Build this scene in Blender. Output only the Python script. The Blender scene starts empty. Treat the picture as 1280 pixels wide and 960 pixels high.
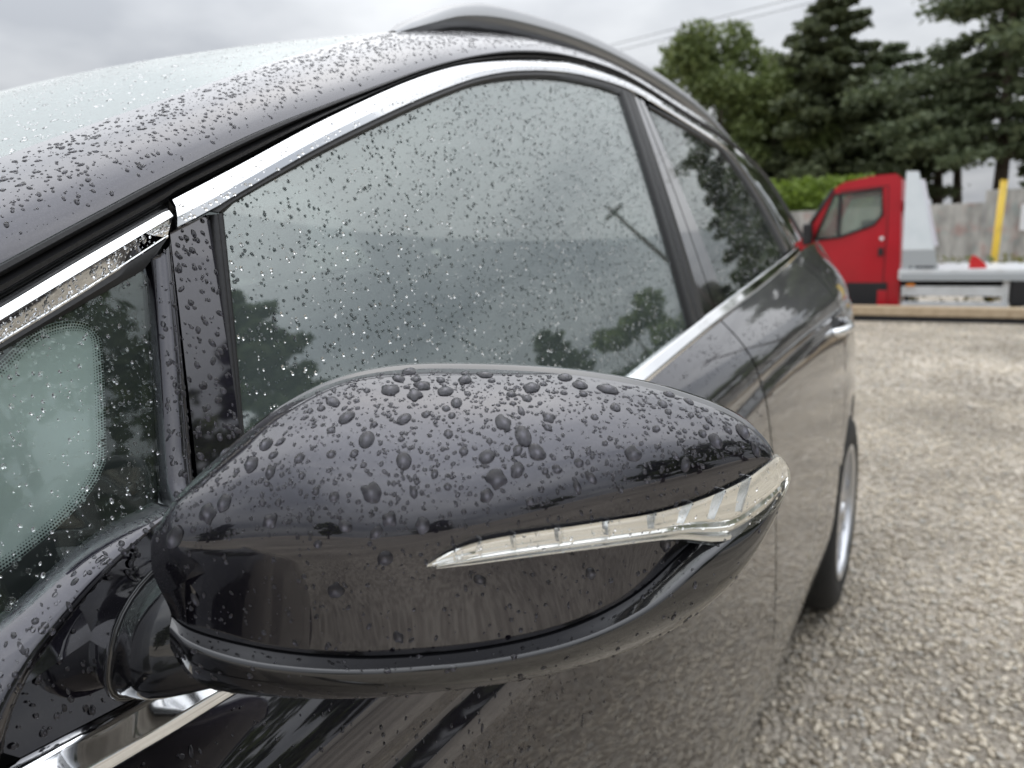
import bpy, bmesh, math, random
import numpy as np
from mathutils import Vector, Matrix, noise as mnoise
from mathutils.geometry import delaunay_2d_cdt
rad = math.radians
random.seed(7)
rng = np.random.default_rng(7)
SC = bpy.context.scene
COL = SC.collection

# ---------------------------------------------------------------- camera
CAM = np.array([1.15, 0.232, 1.23]); YAW, PIT, ROL = rad(30.95), rad(11.04), rad(-1.82)
fw = np.array([-math.sin(YAW)*math.cos(PIT), math.cos(YAW)*math.cos(PIT), -math.sin(PIT)])
r0 = np.array([math.cos(YAW), math.sin(YAW), 0]); u0 = np.cross(r0, fw)
R2 = r0*math.cos(ROL)+u0*math.sin(ROL); U2 = -r0*math.sin(ROL)+u0*math.cos(ROL)
cd = bpy.data.cameras.new('camera'); cam = bpy.data.objects.new('camera', cd); COL.objects.link(cam)
cam.matrix_world = Matrix(((R2[0], U2[0], -fw[0], CAM[0]), (R2[1], U2[1], -fw[1], CAM[1]), (R2[2], U2[2], -fw[2], CAM[2]), (0, 0, 0, 1)))
cd.sensor_width = 36; cd.lens = 36*925/1280; cd.clip_start = 0.02; cd.clip_end = 3000
cd.dof.use_dof = True; cd.dof.focus_distance = 0.42; cd.dof.aperture_fstop = 8.6
SC.camera = cam

# ---------------------------------------------------------------- sky and sun (overcast)
SUN_EL, SUN_AZ = rad(58), rad(-35)          # azimuth measured from +Y towards +X
w = bpy.data.worlds.new('World'); SC.world = w; w.use_nodes = True
nt = w.node_tree; nt.nodes.clear(); N = nt.nodes.new; Lk = nt.links.new
out = N('ShaderNodeOutputWorld'); bg = N('ShaderNodeBackground'); bg.inputs['Strength'].default_value = 0.1
sky = N('ShaderNodeTexSky'); sky.sky_type = 'NISHITA'; sky.sun_disc = False
sky.sun_elevation = SUN_EL; sky.sun_rotation = SUN_AZ; sky.air_density = 1.5; sky.dust_density = 4.0
tc = N('ShaderNodeTexCoord'); sep = N('ShaderNodeSeparateXYZ'); Lk(tc.outputs['Generated'], sep.inputs[0])
# cloud deck: project the view direction on a flat layer so that clouds flatten towards the horizon
mx = N('ShaderNodeMath'); mx.operation = 'MAXIMUM'; mx.inputs[1].default_value = 0.0; Lk(sep.outputs['Z'], mx.inputs[0])
ad = N('ShaderNodeMath'); ad.operation = 'ADD'; ad.inputs[1].default_value = 0.22; Lk(mx.outputs[0], ad.inputs[0])
dx = N('ShaderNodeMath'); dx.operation = 'DIVIDE'; Lk(sep.outputs['X'], dx.inputs[0]); Lk(ad.outputs[0], dx.inputs[1])
dy = N('ShaderNodeMath'); dy.operation = 'DIVIDE'; Lk(sep.outputs['Y'], dy.inputs[0]); Lk(ad.outputs[0], dy.inputs[1])
cmb = N('ShaderNodeCombineXYZ'); Lk(dx.outputs[0], cmb.inputs[0]); Lk(dy.outputs[0], cmb.inputs[1])
mp = N('ShaderNodeMapping'); mp.inputs['Location'].default_value = (8.5, 4.5, 0); Lk(cmb.outputs[0], mp.inputs[0])
n1 = N('ShaderNodeTexNoise'); n1.inputs['Scale'].default_value = 1.25; n1.inputs['Detail'].default_value = 5.0; n1.inputs['Roughness'].default_value = 0.5
Lk(mp.outputs[0], n1.inputs['Vector'])
ramp = N('ShaderNodeValToRGB'); cr = ramp.color_ramp
cr.elements[0].position = 0.38; cr.elements[0].color = (0.55, 0.58, 0.635, 1)
cr.elements[1].position = 0.68; cr.elements[1].color = (0.96, 0.985, 1.02, 1)
Lk(n1.outputs['Fac'], ramp.inputs[0])
# overcast luminance: zenith raised far above the horizon to light ground and paint
g0 = N('ShaderNodeMath'); g0.operation = 'MULTIPLY_ADD'; g0.inputs[1].default_value = 14.0; g0.inputs[2].default_value = 6.0; Lk(mx.outputs[0], g0.inputs[0])
g1 = N('ShaderNodeMath'); g1.operation = 'MULTIPLY_ADD'; g1.inputs[2].default_value = 5.0; Lk(mx.outputs[0], g1.inputs[0]); Lk(g0.outputs[0], g1.inputs[1])
vm = N('ShaderNodeVectorMath'); vm.operation = 'SCALE'; Lk(ramp.outputs[0], vm.inputs[0]); Lk(g1.outputs[0], vm.inputs['Scale'])
mix = N('ShaderNodeMix'); mix.data_type = 'RGBA'; mix.inputs[0].default_value = 0.93
Lk(sky.outputs[0], mix.inputs[6]); Lk(vm.outputs[0], mix.inputs[7]); Lk(mix.outputs[2], bg.inputs[0]); Lk(bg.outputs[0], out.inputs[0])
sd = bpy.data.lights.new('sun', 'SUN'); sd.energy = 0.6; sd.angle = rad(120); sd.color = (1, 0.97, 0.93)
so = bpy.data.objects.new('sun', sd); COL.objects.link(so)
sdir = Vector((math.cos(SUN_EL)*math.sin(SUN_AZ), math.cos(SUN_EL)*math.cos(SUN_AZ), math.sin(SUN_EL)))
so.rotation_euler = sdir.to_track_quat('Z', 'Y').to_euler()
vs = SC.view_settings; vs.view_transform = 'Standard'; vs.look = 'None'; vs.exposure = 0.44; vs.gamma = 1.0; vs.use_curve_mapping = False
SC.cycles.use_denoising = True; SC.cycles.max_bounces = 12; SC.cycles.transparent_max_bounces = 16
SC.cycles.transmission_bounces = 8; SC.cycles.glossy_bounces = 5; SC.cycles.diffuse_bounces = 3
SC.cycles.caustics_reflective = False; SC.cycles.caustics_refractive = True; SC.cycles.blur_glossy = 0.5; SC.cycles.sample_clamp_indirect = 6.0

# ---------------------------------------------------------------- measured outlines of the car, (Y along the car, Z up), metres
OUT = {'bp': [(1.4905, 1.4735), (1.5401, 1.4615), (1.6427, 1.1054), (1.4893, 1.0925)],
 'bs_a': [(1.4287, 1.4653), (1.4001, 1.0849)],
 'bs_b': [(1.4933, 1.4725), (1.4893, 1.0925)],
 'bsplit': [(1.5132, 1.4659), (1.5612, 1.098)],
 'ch1_lo': [(0.3964, 1.1748), (0.4205, 1.1863), (0.4668, 1.2074), (0.5301, 1.238)],
 'ch1_up': [(0.4026, 1.1968), (0.4269, 1.208), (0.4744, 1.2307), (0.5353, 1.2585)],
 'ch_lo': [(0.5363, 1.2429), (0.5667, 1.2549), (0.5959, 1.2681), (0.6876, 1.3075), (0.8087, 1.3541), (0.9021, 1.3868), (0.9756, 1.4096),
           (1.0668, 1.4314), (1.203, 1.4537), (1.3491, 1.4666), (1.4872, 1.4703), (1.6417, 1.4594), (1.8886, 1.4386), (2.0432, 1.4231),
           (2.1979, 1.3848), (2.3576, 1.3244), (2.5136, 1.2475), (2.6575, 1.192)],
 'ch_up': [(0.5412, 1.2627), (0.6045, 1.2898), (0.6979, 1.3303), (0.822, 1.3792), (0.9163, 1.4108), (0.9885, 1.4298), (1.0794, 1.4493),
           (1.1649, 1.4642), (1.2755, 1.4801), (1.4679, 1.4874), (1.6601, 1.4754), (1.9107, 1.4548), (2.1527, 1.4406), (2.318, 1.4138), (2.5, 1.3659),
           (2.6846, 1.2748), (2.824, 1.2044)],
 'fr_in': [(0.5138, 1.2246), (0.512, 1.215), (0.4804, 1.0968), (0.4735, 1.0877), (0.4493, 1.0834), (0.426, 1.0765), (0.4079, 1.0682),
           (0.3827, 1.0553), (0.3671, 1.0465)],
 'fr_out': [(0.5316, 1.2374), (0.5255, 1.2143), (0.4972, 1.0948), (0.4919, 1.0868), (0.4669, 1.0807), (0.4347, 1.0644), (0.4099, 1.0495),
            (0.3862, 1.0317), (0.3734, 1.0159), (0.3654, 1.0)],
 'gl_front': [(0.5301, 1.0905), (0.5514, 1.1686), (0.574, 1.2464)],
 'gl_rear': [(1.4297, 1.4485), (1.4315, 1.3772), (1.4325, 1.2406), (1.4253, 1.0885)],
 'gl_top': [(0.5781, 1.254), (0.5939, 1.2631), (0.6847, 1.3009), (0.8045, 1.3462), (0.8974, 1.3787), (0.9706, 1.4017), (1.0736, 1.4247),
            (1.195, 1.4436), (1.3388, 1.4551), (1.4095, 1.4559)],
 'gut_up': [(0.4, 1.211), (0.4325, 1.2266), (0.4932, 1.2548), (0.5453, 1.2786), (0.643, 1.3198), (0.7979, 1.3762), (0.887, 1.4073), (0.9945, 1.4391),
            (1.1021, 1.4646), (1.2282, 1.4849), (1.4103, 1.4985), (1.5523, 1.4957), (1.7645, 1.4787), (2.057, 1.458), (2.3356, 1.4236),
            (2.546, 1.3752), (2.7519, 1.2807), (2.9014, 1.2086)],
 'lB': [(0.9666, 0.4627, 1.0945), (0.975, 0.4678, 1.095), (0.9866, 0.4754, 1.0957), (1.0022, 0.4899, 1.0959), (1.0224, 0.5114, 1.0951),
        (1.0404, 0.5338, 1.0933), (1.0497, 0.5475, 1.0902), (1.0636, 0.5696, 1.0828), (1.0741, 0.5887, 1.0871), (1.0812, 0.6035, 1.0933),
        (1.0841, 0.6153, 1.1019)],
 'lM': [(0.9678, 0.4612, 1.0962), (0.977, 0.4648, 1.0999), (0.9889, 0.4715, 1.1028), (1.0039, 0.4858, 1.1035), (1.0237, 0.5071, 1.1031),
        (1.0421, 0.5314, 1.1016), (1.0542, 0.5495, 1.1009), (1.0673, 0.5719, 1.099), (1.0772, 0.5907, 1.1031), (1.0843, 0.6028, 1.1083),
        (1.0849, 0.6136, 1.1076)],
 'lT': [(0.9669, 0.4624, 1.0963), (0.975, 0.4672, 1.1017), (0.9864, 0.4746, 1.1061), (1.0015, 0.4889, 1.1075), (1.0215, 0.5103, 1.1076),
        (1.0414, 0.5359, 1.1069), (1.0565, 0.559, 1.1086), (1.0693, 0.5816, 1.1126), (1.0765, 0.5963, 1.1174), (1.0808, 0.6047, 1.1197),
        (1.0828, 0.6161, 1.1118)],
 'mA': [(0.8486, 0.4167, 1.104), (0.8522, 0.4261, 1.118), (0.8569, 0.4386, 1.1286), (0.8658, 0.4555, 1.1422), (0.876, 0.472, 1.1542),
        (0.8907, 0.4956, 1.1639), (0.9071, 0.5252, 1.166), (0.9396, 0.5507, 1.164), (0.9785, 0.5664, 1.1615), (1.0161, 0.5816, 1.1551),
        (1.0456, 0.5936, 1.1456), (1.064, 0.601, 1.1358), (1.0751, 0.6054, 1.1238), (1.0789, 0.607, 1.1155)],
 'mB': [(0.8537, 0.4178, 1.0673), (0.8626, 0.4184, 1.0638), (0.8743, 0.4217, 1.0608), (0.89, 0.4272, 1.0579), (0.9073, 0.4342, 1.0555),
        (0.9306, 0.4445, 1.0542), (0.9553, 0.458, 1.0543), (0.9849, 0.4797, 1.0552), (1.0121, 0.504, 1.0594), (1.0333, 0.5293, 1.0686),
        (1.0463, 0.5514, 1.0813), (1.057, 0.5716, 1.0915), (1.0722, 0.5954, 1.1004), (1.0799, 0.6074, 1.1071)],
 'mC': [(0.8484, 0.4148, 1.0893), (0.8619, 0.4163, 1.0961), (0.8765, 0.42, 1.0983), (0.8946, 0.4264, 1.0998), (0.9117, 0.4333, 1.1008),
        (0.9343, 0.4433, 1.1024), (0.9576, 0.4572, 1.1048), (0.985, 0.4771, 1.1095), (1.0105, 0.5015, 1.1136), (1.0356, 0.5311, 1.1155),
        (1.0559, 0.5605, 1.1162), (1.0687, 0.5834, 1.1168), (1.0766, 0.599, 1.1175), (1.0793, 0.6054, 1.1143)],
 'mK': [(0.8458, 0.4244, 1.0399), (0.8485, 0.429, 1.0297), (0.8545, 0.435, 1.0243), (0.8671, 0.4418, 1.022), (0.8841, 0.4514, 1.0208),
        (0.9081, 0.4646, 1.0203), (0.9358, 0.4793, 1.0222), (0.9723, 0.5011, 1.0254), (1.0075, 0.5251, 1.03), (1.0395, 0.5513, 1.0399),
        (1.063, 0.574, 1.0574), (1.0739, 0.5917, 1.0736), (1.0795, 0.6055, 1.0863), (1.0826, 0.612, 1.0958)],
 'mL': [(0.8565, 0.4146, 1.0633), (0.8674, 0.4137, 1.0604), (0.8793, 0.4158, 1.0575), (0.8943, 0.421, 1.054), (0.9113, 0.4279, 1.052),
        (0.9359, 0.4387, 1.0513), (0.96, 0.4519, 1.0521), (0.9905, 0.474, 1.0526), (1.0199, 0.5, 1.0565), (1.042, 0.5266, 1.0648),
        (1.0566, 0.5502, 1.0774), (1.0667, 0.572, 1.0845), (1.0766, 0.5946, 1.0905), (1.0814, 0.6071, 1.1002)],
 'post': [(1.654, 1.86), (1.639, 0.627), (1.715, 1.856)],
 'qclear': [(0.393, 1.1628), (0.4169, 1.1743), (0.4382, 1.1886), (0.4538, 1.1932), (0.4664, 1.1923), (0.4733, 1.1862), (0.4731, 1.1744),
            (0.4589, 1.1234), (0.453, 1.1117), (0.4418, 1.101), (0.422, 1.0896), (0.4045, 1.082), (0.3888, 1.0766), (0.3672, 1.0694)],
 'qg': [(0.3955, 1.1719), (0.4191, 1.1816), (0.4648, 1.2009), (0.5082, 1.2186), (0.512, 1.215), (0.4804, 1.0968), (0.4735, 1.0877), (0.4493, 1.0834),
        (0.426, 1.0765), (0.4079, 1.0682), (0.3827, 1.0553), (0.3671, 1.0465)],
 'rg_top': [(1.5566, 1.4539), (1.7189, 1.4413), (1.9995, 1.4192), (2.1255, 1.3685), (2.2432, 1.2979), (2.3925, 1.1709)],
 'rq': [(2.1524, 1.4132), (2.2876, 1.3907), (2.4508, 1.3277), (2.6077, 1.2477), (2.6858, 1.1964), (2.5712, 1.1843), (2.4161, 1.2759),
        (2.2778, 1.361)],
 'rs_a': [(1.5384, 1.4598), (1.7299, 1.4505), (2.0293, 1.4292), (2.1696, 1.379), (2.2967, 1.3035), (2.4692, 1.1731)],
 'rsash_b': [(2.0293, 1.4292), (2.1238, 1.4225), (2.2948, 1.3828), (2.4697, 1.3171), (2.6302, 1.1877)],
 'sail': [(0.4969, 1.0877), (0.4937, 1.0829), (0.4683, 1.0761), (0.4361, 1.0608), (0.4115, 1.046), (0.3878, 1.0286), (0.3758, 1.0138),
          (0.3706, 1.0029)],
 'sash': [(0.5355, 1.2409), (0.5659, 1.2528), (0.568, 1.2486), (0.5318, 1.1003), (0.4964, 1.0893)],
 't_bed': [(0.513, 0.604), (1.914, 0.659), (0.519, 0.504), (0.524, 0.42), (0.532, 0.292), (0.537, 0.214), (0.543, 0.112), (1.774, 0.136),
           (1.761, 0.504), (1.789, 0.168)],
 't_cab': [(-0.425, 1.799), (-0.303, 1.88), (0.053, 1.943), (0.351, 1.955), (0.423, 1.897), (0.503, 0.112), (-0.16, 0.099), (-1.191, 0.079),
           (-1.243, 0.564), (-1.138, 0.885), (-0.81, 1.182)],
 't_head': [(0.481, 1.972), (0.631, 1.961), (0.964, 0.602), (0.509, 0.604), (0.881, 0.916)],
 't_misc': [(-0.339, 1.122), (0.224, 0.896), (0.223, 1.095), (-0.318, 0.469), (0.341, 0.109), (0.28, 0.278)],
 't_red': [(1.32, 0.77), (1.496, 0.599), (0.622, 0.437)],
 't_win': [(-0.662, 1.085), (-0.421, 1.71), (0.194, 1.762), (0.214, 1.413), (0.111, 1.275), (-0.318, 1.121)],
 'trees34': [(-10.308, 8.306), (-7.369, 9.499), (-4.719, 3.138), (-3.946, 9.906), (-6.182, 8.069), (-2.118, 5.425), (-0.712, 5.279), (0.796, 9.843),
             (2.689, 7.381), (1.987, 2.424), (0.744, 3.531), (-4.706, 2.812)],
 'vs_a': [(0.569, 1.2528), (0.5315, 1.0993)],
 'vs_b': [(0.5769, 1.254), (0.5369, 1.101)],
 'wall': [(-3.067, 1.934), (1.563, 1.791), (1.555, 2.143), (2.523, 2.105), (2.52, 1.723), (2.577, 1.049), (-0.113, 0.21)],
 'wire': [(-11.3, 8.452), (-4.012, 9.152), (-8.653, 9.311), (-3.759, 9.419)],
 'ws_edge': [(0.6569, 0.432, 1.2677), (0.6469, 0.4764, 1.2884), (0.6347, 0.5493, 1.3187), (0.6206, 0.6377, 1.3542), (0.6049, 0.7344, 1.3927),
             (0.5859, 0.8613, 1.4394), (0.5733, 0.9362, 1.4636)]}

# ---------------------------------------------------------------- materials
MATS = {}
def mat(name, base=(.5, .5, .5), rough=.5, metal=0., coat=0., coat_rough=.03, spec=.5, trans=0., ior=1.45, noise=None, bump=None, alpha=1.0):
    m = bpy.data.materials.new(name); m.use_nodes = True; t = m.node_tree; p = t.nodes['Principled BSDF']
    p.inputs['Base Color'].default_value = (*base, 1); p.inputs['Roughness'].default_value = rough; p.inputs['Metallic'].default_value = metal
    p.inputs['Coat Weight'].default_value = coat; p.inputs['Coat Roughness'].default_value = coat_rough
    p.inputs['Specular IOR Level'].default_value = spec; p.inputs['Transmission Weight'].default_value = trans; p.inputs['IOR'].default_value = ior
    tcn = t.nodes.new('ShaderNodeTexCoord')
    if noise:   # (scale, colour2, lo, hi, detail)
        nn = t.nodes.new('ShaderNodeTexNoise'); nn.inputs['Scale'].default_value = noise[0]; nn.inputs['Detail'].default_value = noise[4] if len(noise) > 4 else 5
        t.links.new(tcn.outputs['Object'], nn.inputs['Vector'])
        rp = t.nodes.new('ShaderNodeValToRGB'); rp.color_ramp.elements[0].position = noise[2]; rp.color_ramp.elements[1].position = noise[3]
        rp.color_ramp.elements[0].color = (*base, 1); rp.color_ramp.elements[1].color = (*noise[1], 1)
        t.links.new(nn.outputs['Fac'], rp.inputs[0]); t.links.new(rp.outputs[0], p.inputs['Base Color'])
    if bump:    # (scale, strength, distance)
        nb = t.nodes.new('ShaderNodeTexNoise'); nb.inputs['Scale'].default_value = bump[0]; nb.inputs['Detail'].default_value = 4
        t.links.new(tcn.outputs['Object'], nb.inputs['Vector'])
        b = t.nodes.new('ShaderNodeBump'); b.inputs['Strength'].default_value = bump[1]; b.inputs['Distance'].default_value = bump[2]
        t.links.new(nb.outputs['Fac'], b.inputs['Height']); t.links.new(b.outputs[0], p.inputs['Normal'])
    MATS[name] = m; return m

def glass_mat(name, tint, fog, fogcol, refl_ior=1.5, fog_var=0.0):
    """thin automotive pane: Fresnel reflection over tinted see-through, with a film of condensation"""
    m = bpy.data.materials.new(name); m.use_nodes = True; t = m.node_tree; t.nodes.clear(); n = t.nodes.new; l = t.links.new
    o = n('ShaderNodeOutputMaterial'); tr = n('ShaderNodeBsdfTransparent'); tr.inputs[0].default_value = (*tint, 1)
    gl = n('ShaderNodeBsdfGlossy'); gl.inputs['Roughness'].default_value = 0.0; gl.inputs['Color'].default_value = (.96, 1.0, .985, 1)
    df = n('ShaderNodeBsdfDiffuse'); df.inputs[0].default_value = (*fogcol, 1)
    tl = n('ShaderNodeBsdfTranslucent'); tl.inputs[0].default_value = (*fogcol, 1)
    m0 = n('ShaderNodeMixShader'); m0.inputs[0].default_value = .5; l(df.outputs[0], m0.inputs[1]); l(tl.outputs[0], m0.inputs[2])
    m1 = n('ShaderNodeMixShader'); l(tr.outputs[0], m1.inputs[1]); l(m0.outputs[0], m1.inputs[2])
    nz = n('ShaderNodeTexNoise'); nz.inputs['Scale'].default_value = 5.0; nz.inputs['Detail'].default_value = 3
    tcn = n('ShaderNodeTexCoord'); l(tcn.outputs['Object'], nz.inputs['Vector'])
    mr = n('ShaderNodeMapRange'); mr.inputs[1].default_value = .3; mr.inputs[2].default_value = .7; mr.inputs[3].default_value = fog-fog_var; mr.inputs[4].default_value = fog+fog_var
    l(nz.outputs['Fac'], mr.inputs[0]); l(mr.outputs[0], m1.inputs[0])
    ge = n('ShaderNodeNewGeometry'); dt = n('ShaderNodeVectorMath'); dt.operation = 'DOT_PRODUCT'; l(ge.outputs['Normal'], dt.inputs[0]); l(ge.outputs['Incoming'], dt.inputs[1])
    ab = n('ShaderNodeMath'); ab.operation = 'ABSOLUTE'; l(dt.outputs['Value'], ab.inputs[0])
    om = n('ShaderNodeMath'); om.operation = 'SUBTRACT'; om.use_clamp = True; om.inputs[0].default_value = 1.0; l(ab.outputs[0], om.inputs[1])
    pw = n('ShaderNodeMath'); pw.operation = 'POWER'; pw.inputs[1].default_value = 5.0; l(om.outputs[0], pw.inputs[0])
    f0 = ((refl_ior-1)/(refl_ior+1))**2
    dbl = n('ShaderNodeMath'); dbl.operation = 'MULTIPLY_ADD'; dbl.use_clamp = True; dbl.inputs[1].default_value = 1-f0; dbl.inputs[2].default_value = f0; l(pw.outputs[0], dbl.inputs[0])
    m2 = n('ShaderNodeMixShader'); l(dbl.outputs[0], m2.inputs[0]); l(m1.outputs[0], m2.inputs[1]); l(gl.outputs[0], m2.inputs[2]); l(m2.outputs[0], o.inputs[0])
    MATS[name] = m; return m

mat('paint', (.012, .0105, .018), .28, .9, coat=1.0, coat_rough=.028, noise=(900, (.026, .024, .033), .45, .75, 2)); MATS['paint'].node_tree.nodes['Principled BSDF'].inputs['Coat IOR'].default_value = 1.8
mat('gloss_black', (.006, .006, .007), .12, 0, coat=1.0, coat_rough=.02)
MATS['gloss_black'].node_tree.nodes['Principled BSDF'].inputs['Coat IOR'].default_value = 1.55
mat('rubber', (.012, .012, .013), .42, bump=(260, .25, .001))
mat('dark_plastic', (.014, .014, .016), .35, bump=(400, .3, .0006))
mat('chrome', (.83, .84, .85), .05, 1.0, bump=(9, .04, .004))
mat('satin_chrome', (.80, .81, .82), .22, 1.0)
mat('alloy', (.62, .63, .65), .28, .9)
mat('tyre', (.016, .016, .016), .75, bump=(60, .4, .004))
mat('under', (.008, .008, .009), .7)
mat('seat_cloth', (.075, .078, .082), .9, noise=(300, (.035, .036, .038), .4, .6), bump=(300, .4, .002))
mat('headliner', (.42, .43, .42), .9, bump=(200, .2, .001))
mat('dash', (.03, .031, .033), .7, bump=(350, .4, .001))
mat('water', (1, 1, 1), 0.0, 0, spec=.5, trans=1.0, ior=1.38)
mat('wet_glass', (.17, .20, .20), .5, 0, spec=.1)
mat('wet_paint', (.10, .097, .114), .4, .6, spec=.2)
mat('frit', (.008, .008, .009), .35)
glass_mat('side_glass', (.56, .61, .595), .19, (.45, .53, .52), 2.65, fog_var=.03)
glass_mat('rear_glass', (.60, .63, .62), .03, (.45, .47, .47), 1.75)
glass_mat('quarter_glass', (.93, .975, .96), .0, (.58, .68, .66))
glass_mat('fog_film', (.90, .95, .94), .66, (.88, .94, .925), 1.02, fog_var=.3)
glass_mat('wind_glass', (.90, .94, .93), .08, (.62, .66, .66))
mat('rail_metal', (.30, .305, .31), .30, .9)
mat('reflector', (.93, .92, .90), .09, .9)
glass_mat('clear_lens', (.97, .97, .95), 0.0, (.8, .8, .8))

# ---------------------------------------------------------------- mesh helpers
def obj(name, verts, faces, m, parent=None, smooth=True, kind=None, matidx=None):
    me = bpy.data.meshes.new(name)
    me.from_pydata([tuple(map(float, v)) for v in verts], [], faces)
    me.materials.append(MATS[m] if isinstance(m, str) else m)
    if smooth: me.polygons.foreach_set('use_smooth', [True]*len(me.polygons))
    me.update()
    o = bpy.data.objects.new(name, me); COL.objects.link(o)
    if parent: o.parent = parent
    if kind: o['kind'] = kind
    return o
def empty(name, loc=(0, 0, 0), label=None, cat=None, group=None, rz=0, parent=None):
    o = bpy.data.objects.new(name, None); COL.objects.link(o); o.location = loc; o.rotation_euler = (0, 0, rz)
    if parent: o.parent = parent
    tag(o, label, cat, group); return o
def tag(o, label=None, cat=None, group=None):
    if label: o['label'] = label
    if cat: o['category'] = cat
    if group: o['group'] = group
    return o
def sharp(o, deg=35):
    me = o.data
    try: me.set_sharp_from_angle(angle=rad(deg))
    except Exception: pass
    return o
class MB:
    """collects shapes; build() links them as one mesh"""
    def __init__(s): s.v = []; s.f = []
    def add(s, v, f):
        b = len(s.v); s.v += [tuple(map(float, p)) for p in v]; s.f += [tuple(i+b for i in q) for q in f]; return s
    def box(s, lo, hi, bev=0.0):
        x0, y0, z0 = lo; x1, y1, z1 = hi
        if bev <= 0:
            v = [(x0, y0, z0), (x1, y0, z0), (x1, y1, z0), (x0, y1, z0), (x0, y0, z1), (x1, y0, z1), (x1, y1, z1), (x0, y1, z1)]
            return s.add(v, [(3, 2, 1, 0), (4, 5, 6, 7), (0, 1, 5, 4), (1, 2, 6, 5), (2, 3, 7, 6), (3, 0, 4, 7)])
        b = bmesh.new(); bmesh.ops.create_cube(b, size=1)
        for q in b.verts: q.co = Vector(((x0+x1)/2+q.co.x*(x1-x0), (y0+y1)/2+q.co.y*(y1-y0), (z0+z1)/2+q.co.z*(z1-z0)))
        bmesh.ops.bevel(b, geom=b.edges[:], offset=bev, segments=2, affect='EDGES', profile=.6)
        b.verts.index_update(); s.add([q.co for q in b.verts], [[q.index for q in f.verts] for f in b.faces]); b.free(); return s
    def prism(s, poly, d0, d1, axis='Y'):
        """poly in the plane across axis; extruded between d0 and d1"""
        n = len(poly); P = lambda a, b, d: {'Y': (a, d, b), 'X': (d, a, b), 'Z': (a, b, d)}[axis]
        v = [P(a, b, d0) for a, b in poly]+[P(a, b, d1) for a, b in poly]
        f = [tuple(range(n)), tuple(range(2*n-1, n-1, -1))]+[(i, i+n, (i+1) % n+n, (i+1) % n) for i in range(n)]
        return s.add(v, f)
    def tube(s, pts, rad_, seg=8, cap=True):
        pts = [Vector(p) for p in pts]; rr = rad_ if hasattr(rad_, '__len__') else [rad_]*len(pts); v = []; f = []
        up = Vector((0, 0, 1)); n = len(pts)
        for i, p in enumerate(pts):
            t = (pts[min(i+1, n-1)]-pts[max(i-1, 0)]).normalized()
            a = t.cross(up); a = t.cross(Vector((0, 1, 0))) if a.length < .05 else a; a.normalize(); b = a.cross(t)
            for k in range(seg):
                q = 2*math.pi*k/seg; v.append(p+(a*math.cos(q)+b*math.sin(q))*rr[i])
        for i in range(n-1):
            for k in range(seg):
                f.append((i*seg+k, i*seg+(k+1) % seg, (i+1)*seg+(k+1) % seg, (i+1)*seg+k))
        if cap: f += [tuple(range(seg-1, -1, -1)), tuple((n-1)*seg+k for k in range(seg))]
        return s.add(v, f)
    def build(s, name, m, parent=None, smooth=False, kind=None):
        return obj(name, s.v, s.f, m, parent, smooth, kind)
def rs(pts, n):
    """resample a polyline by length with a centripetal-free Catmull-Rom"""
    P = np.array(pts, float); k = len(P)
    if k == 2:
        t = np.linspace(0, 1, n)[:, None]; return P[0]*(1-t)+P[1]*t
    E = np.vstack([2*P[0]-P[1], P, 2*P[-1]-P[-2]]); dense = []
    for i in range(k-1):
        p0, p1, p2, p3 = E[i:i+4]
        for t in np.linspace(0, 1, 24, endpoint=(i == k-2)):
            dense.append(.5*((2*p1)+(-p0+p2)*t+(2*p0-5*p1+4*p2-p3)*t*t+(-p0+3*p1-3*p2+p3)*t**3))
    D = np.array(dense); L = np.concatenate([[0], np.cumsum(np.linalg.norm(np.diff(D, axis=0), axis=1))])
    q = np.linspace(0, L[-1], n); return np.stack([np.interp(q, L, D[:, j]) for j in range(P.shape[1])], 1)
def lin(pts, n):
    P = np.array(pts, float); L = np.concatenate([[0], np.cumsum(np.linalg.norm(np.diff(P, axis=0), axis=1))])
    q = np.linspace(0, L[-1], n); return np.stack([np.interp(q, L, P[:, j]) for j in range(P.shape[1])], 1)
def crspl(pts, m):
    """Catmull-Rom through every point, m steps per span (keeps knots)"""
    P = np.array(pts, float); E = np.vstack([2*P[0]-P[1], P, 2*P[-1]-P[-2]]); o = []
    for i in range(len(P)-1):
        p0, p1, p2, p3 = E[i:i+4]
        for t in np.linspace(0, 1, m, endpoint=False):
            o.append(.5*((2*p1)+(-p0+p2)*t+(2*p0-5*p1+4*p2-p3)*t*t+(-p0+3*p1-3*p2+p3)*t**3))
    o.append(P[-1]); return np.array(o)
def gridfaces(nu, nv, flip=False):
    f = []
    for i in range(nu-1):
        for j in range(nv-1):
            q = (i*nv+j, (i+1)*nv+j, (i+1)*nv+j+1, i*nv+j+1); f.append(q[::-1] if flip else q)
    return f
def grid(name, P, m, parent=None, flip=False, thick=0.0, smooth=True):
    """P[nu][nv][3] -> sheet; thick>0 closes it with a back sheet and rims"""
    P = np.asarray(P, float); nu, nv = P.shape[:2]
    V = P.reshape(-1, 3); F = gridfaces(nu, nv, flip)
    if thick > 0:
        Nn = gridnormals(P)*(-1 if flip else 1); back = (P-Nn*thick).reshape(-1, 3); b = nu*nv
        rim = [i*nv for i in range(nu)]+[(nu-1)*nv+j for j in range(1, nv)]+[i*nv+nv-1 for i in range(nu-2, -1, -1)]+[j for j in range(nv-2, 0, -1)]
        F = F+[tuple(i+b for i in q[::-1]) for q in F]
        for i in range(len(rim)):
            a, c = rim[i], rim[(i+1) % len(rim)]; q = (a, c, c+b, a+b); F.append(q if flip else q[::-1])
        V = np.vstack([V, back])
    o = obj(name, V, F, m, parent, smooth)
    if smooth and thick > 0: sharp(o, 50)
    return o
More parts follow.
